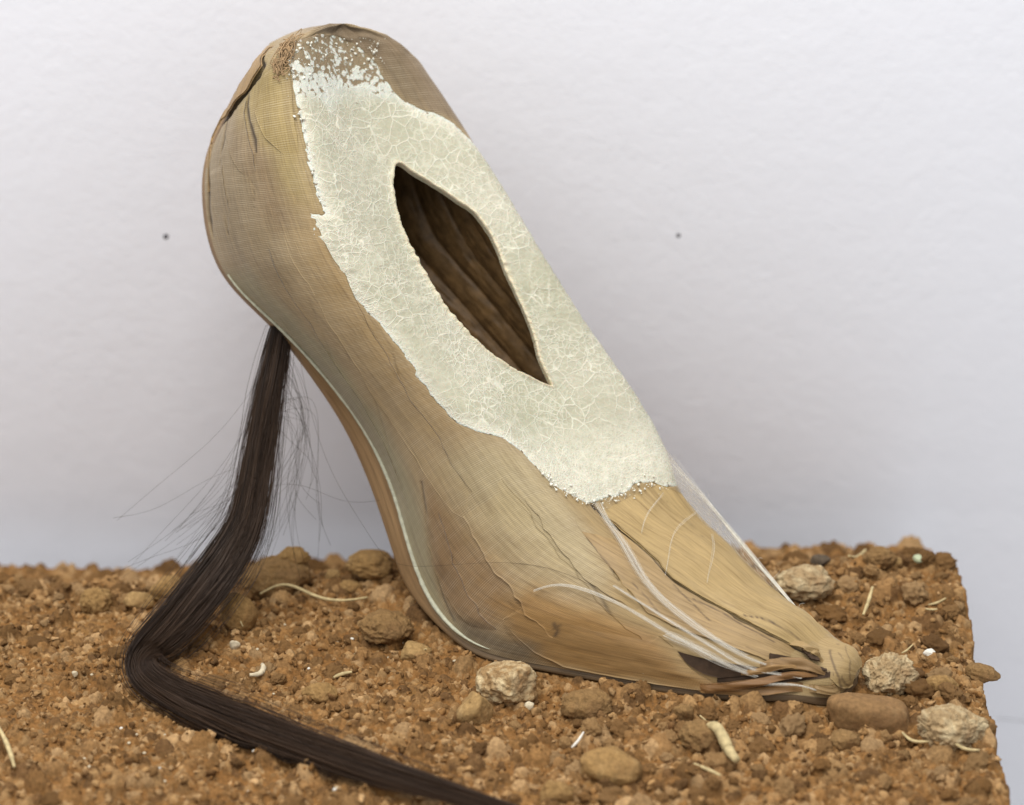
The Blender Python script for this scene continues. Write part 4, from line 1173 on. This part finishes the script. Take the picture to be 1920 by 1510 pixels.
stick('straw', [(1300, 1456), (1320, 1460), (1350, 1474)], .0005, 'straw', 'blurred straw in front of the pale green pod', 'straw', .0015)
stick('dry_petal', [(468, 1266), (486, 1264), (494, 1252), (492, 1246)], .0009, 'flake', 'curled dry petal inside the bend of the tress', 'petal', .0012)
stick('dry_petal', [(626, 1270), (640, 1264), (660, 1262)], .0006, 'straw', 'thin curled bark shred near the flat greyish-brown clod', 'bark', .0012)
stick('straw', [(434, 1170), (446, 1178), (456, 1184)], .0003, 'straw', 'fine straw to the right of the tress', 'straw', .002)
stick('straw', [(434, 1154), (444, 1166), (452, 1178)], .0003, 'straw', 'fine straw crossing beside the upright orange clod', 'straw', .002)
rock('shell_flake', 441, 1208, 22, 26, M['flake'], 'cream flake standing in the soil inside the tress bend', 'flake', seed=91, angular=.9, sub=4, depth=.4, z=None)
rock('shell_flake', 140, 1256, 14, 16, M['flake'], 'small cream flake outside the bend of the tress', 'flake', seed=92, angular=.9, sub=4, depth=.5)
rock('shell_flake', 1744, 1222, 26, 14, M['white'], 'white chip on the crumbs beyond the pale knobbly stone', 'chip', seed=93, angular=.9, sub=4, depth=.6)
rock('shell_flake', 992, 1318, 20, 20, M['flake'], 'cream pebble to the right of the large cream-crusted stone', 'pebble', seed=94, angular=.5, sub=4)
rock('shell_flake', 1722, 1033, 24, 18, mat_plain('lichen_green', (0.42, 0.46, 0.30), .9), 'pale green crumb at the far back corner', 'crumb', seed=95, angular=.5, sub=4, back=.047)
for k in range(46):
    px, py = rng.uniform(20, 900), rng.uniform(1150, 1500)
    if abs(px - 300) < 90 and py < 1330: continue
    s_ = rng.uniform(5, 9)
    o = rock('shell_flake', px, py, s_, s_ * .8, M['flake'] if k % 3 else M['white'], 'tiny pale shell crumb on the fine soil', 'crumb', seed=200 + k, angular=.8, sub=2)
    o['group'] = 'tiny pale crumbs on the fine soil'

# ------------------------------------------------------------------ hair tress
HP = [  # drawing position, half width (px), depth: None = on the soil
    (528, 610, 17, .046), (519, 670, 23, .0455), (507, 740, 28, .044), (493, 820, 32, .0425), (479, 900, 35, .0405), (460, 980, 38, .0385), (426, 1046, 44, .036), (370, 1120, 52, None), (318, 1180, 48, None),
    (277, 1222, 41, None), (266, 1252, 36, None), (302, 1290, 36, None), (370, 1325, 42, None), (460, 1362, 46, None), (570, 1400, 46, None), (680, 1437, 40, None), (790, 1470, 30, None), (880, 1497, 24, None), (990, 1532, 20, None)]
hc_, hw = [], []
for px, py, hwid, d in HP:
    if d is None:
        lift = np.interp(px if py < 1240 else 0, [300, 362], [0.006, 0.013]) if py < 1240 else 0.0055
        hc_.append(ground(px, py, lift))
    else: hc_.append(at(px, py, d))
    hw.append(hwid * .00015 * (0.76 if d is not None else (0.64 if py < 1400 else 0.52)))
hc_ = np.array(hc_); tt = np.r_[0, np.cumsum(np.linalg.norm(np.diff(hc_, axis=0), axis=1))]; tt /= tt[-1]
NT_ = 76
th_ = np.linspace(0, 1, NT_)
HC = cspline(tt, hc_, th_); HW = np.interp(th_, tt, hw)
TT = np.gradient(HC, axis=0); TT /= np.linalg.norm(TT, axis=1, keepdims=True)
SD = np.cross(TT, FW); SD /= np.linalg.norm(SD, axis=1, keepdims=True)
DP = np.cross(TT, SD)


def strands(n, spread, rad, wav, seed, ends=(0.75, 1.0)):
    r_ = np.random.default_rng(seed)
    ncl = 30                                                   # locks
    cr_, ct = np.sqrt(r_.random(ncl)), r_.uniform(0, 6.283, ncl)
    cl = r_.integers(ncl, size=n)
    bx = cr_[cl] * np.cos(ct[cl]) + r_.normal(0, .11, n); by = cr_[cl] * np.sin(ct[cl]) + r_.normal(0, .11, n)
    rr_ = np.hypot(bx, by); f = np.where(rr_ > 1, 1 / rr_ * (1 + spread * r_.random(n) ** (3 if n > 1000 else 1.6)), 1); bx *= f; by *= f
    tw = 0.9 * th_[None] + 0.25 * np.sin(th_[None] * 5 + ct[cl][:, None])
    c, s = np.cos(tw), np.sin(tw)
    X = bx[:, None] * c - by[:, None] * s; Y = bx[:, None] * s + by[:, None] * c
    lw = r_.uniform(0, 6.28, (ncl, 2)); lf = r_.uniform(5, 13, (ncl, 2))
    X = X + 0.20 * np.sin(th_[None] * lf[cl, :1] + lw[cl, :1]); Y = Y + 0.25 * np.sin(th_[None] * lf[cl, 1:] + lw[cl, 1:])
    ph = r_.uniform(0, 6.28, (n, 2))
    X = X + wav * np.sin(th_[None] * r_.uniform(6, 18, (n, 1)) + ph[:, :1]); Y = Y + wav * np.sin(th_[None] * r_.uniform(6, 18, (n, 1)) + ph[:, 1:])
    e = r_.uniform(ends[0], ends[1], (n, 1)); tq = th_[None] * e
    idx = tq * (NT_ - 1); i = np.clip(idx.astype(int), 0, NT_ - 2); a = (idx - i)[..., None]
    L = lambda Z: Z[i] * (1 - a) + Z[i + 1] * a
    P = L(HC) + L(SD) * (X * (HW[i] * (1 - a[..., 0]) + HW[i + 1] * a[..., 0]))[..., None] + L(DP) * (Y * 0.5 * (HW[i] * (1 - a[..., 0]) + HW[i + 1] * a[..., 0]))[..., None]
    zz = soil_z(P[..., 0], P[..., 1]) + 0.0004 + 0.0012 * r_.random((n, 1))
    lay = (tq > 0.42)
    P[..., 2] = np.where(lay, np.maximum(P[..., 2], zz), P[..., 2])
    k_ = np.array([.25, .5, .25])
    Pz = np.pad(P[..., 2], ((0, 0), (1, 1)), mode='edge'); P[..., 2] = Pz[:, :-2] * .25 + Pz[:, 1:-1] * .5 + Pz[:, 2:] * .25
    R = np.full(P.shape[:2], rad) * r_.uniform(.75, 1.2, (n, 1)) * (1 - .5 * smooth(.9, 1, th_)[None])
    tone = np.repeat(np.clip(r_.random(ncl)[cl] * .5 + r_.random(n) * .6, 0, 1), NT_ * 3)
    return P, R, tone


tress = bpy.data.objects.new('hair_tress', None); COL.objects.link(tress)
tag(tress, 'long dark brown hair tress hanging from under the heel and trailing on the soil', 'hair')
P_, R_, tn = strands(2300, 0.55, 0.0001, 0.06, 5)
Vt, Ft = tubes(P_, R_, 3)
mesh('strands', Vt, Ft, M['hair'], tress, attrs=dict(tone=tn))
P_, R_, tn = strands(420, 1.3, 0.00006, 0.16, 6, (0.45, 1.0))
Vt, Ft = tubes(P_, R_, 3)
mesh('loose_strands', Vt, Ft, M['hair'], tress, attrs=dict(tone=tn))
fly = []
for k in range(64):                                            # wisps standing away from the tress
    side = -1 if k < 36 else 1
    t0 = rng.uniform(0.02, 0.2) if side < 0 else rng.uniform(0.0, .12)
    p0 = HC[int(t0 * NT_)] + SD[0] * 0
    q0 = to_px(p0)
    if side < 0:
        x1 = rng.uniform(200, 400) if k % 3 == 0 else rng.uniform(320, 430); y1 = rng.uniform(960, 1090)
        mid = at(q0[0] * .55 + x1 * .45 + 28, q0[1] * .5 + y1 * .5 - 10 + rng.normal(0, 8), .045)
        mid2 = at(q0[0] * .22 + x1 * .78 + 14, q0[1] * .2 + y1 * .8 + rng.normal(0, 6), .046)
    else:
        x1 = rng.uniform(470, 625); y1 = rng.uniform(900, 1090)
        mid = at(540 + rng.uniform(-20, 40), 760 + rng.normal(0, 20), .046); mid2 = at((540 + x1) / 2 + rng.uniform(-15, 35), (780 + y1) / 2 + 40, .047)
    fly.append(curve3([p0, mid, mid2, at(x1, y1, .048)], 40))
fly.append(curve3([at(*q) for q in ((560, 660, .046), (580, 760, .045), (620, 880, .04), (690, 1000, .03), (740, 1055, .022), (800, 1062, .017), (900, 1056, .012), (1000, 1060, .008), (1080, 1084, .004), (1150, 1122, .001))], 40))
fly.append(curve3([at(*q) for q in ((470, 930, .044), (520, 910, .044), (570, 912, .044), (630, 935, .044), (680, 942, .043), (712, 938, .042))], 40))
fly = np.array(fly); Vt, Ft = tubes(fly, np.full(fly.shape[:2], .000042), 3)
mesh('flyaway_strands', Vt, Ft, M['hair'], tress, attrs=dict(tone=np.full(len(Vt), .3)))
# one hair lying against the wall beyond the cut edge
hwp = []
for px, py in ((1868, 1348), (1885, 1349), (1905, 1351), (1925, 1354)):
    v = FW + RT * ((px - 960) / FPX) + UP * ((755 - py) / FPX)
    hwp.append(CAM + v * ((WALL_Y - 0.0003 - CAM[1]) / v[1]))
Vt, Ft = tubes(curve3(hwp, 30)[None], np.full((1, 30), .00006), 4)
tag(mesh('hair_strand', Vt, Ft, M['hair'], attrs=dict(tone=np.full(len(Vt), .3))), 'single fine hair on the white wall beyond the cut edge of soil', 'hair')
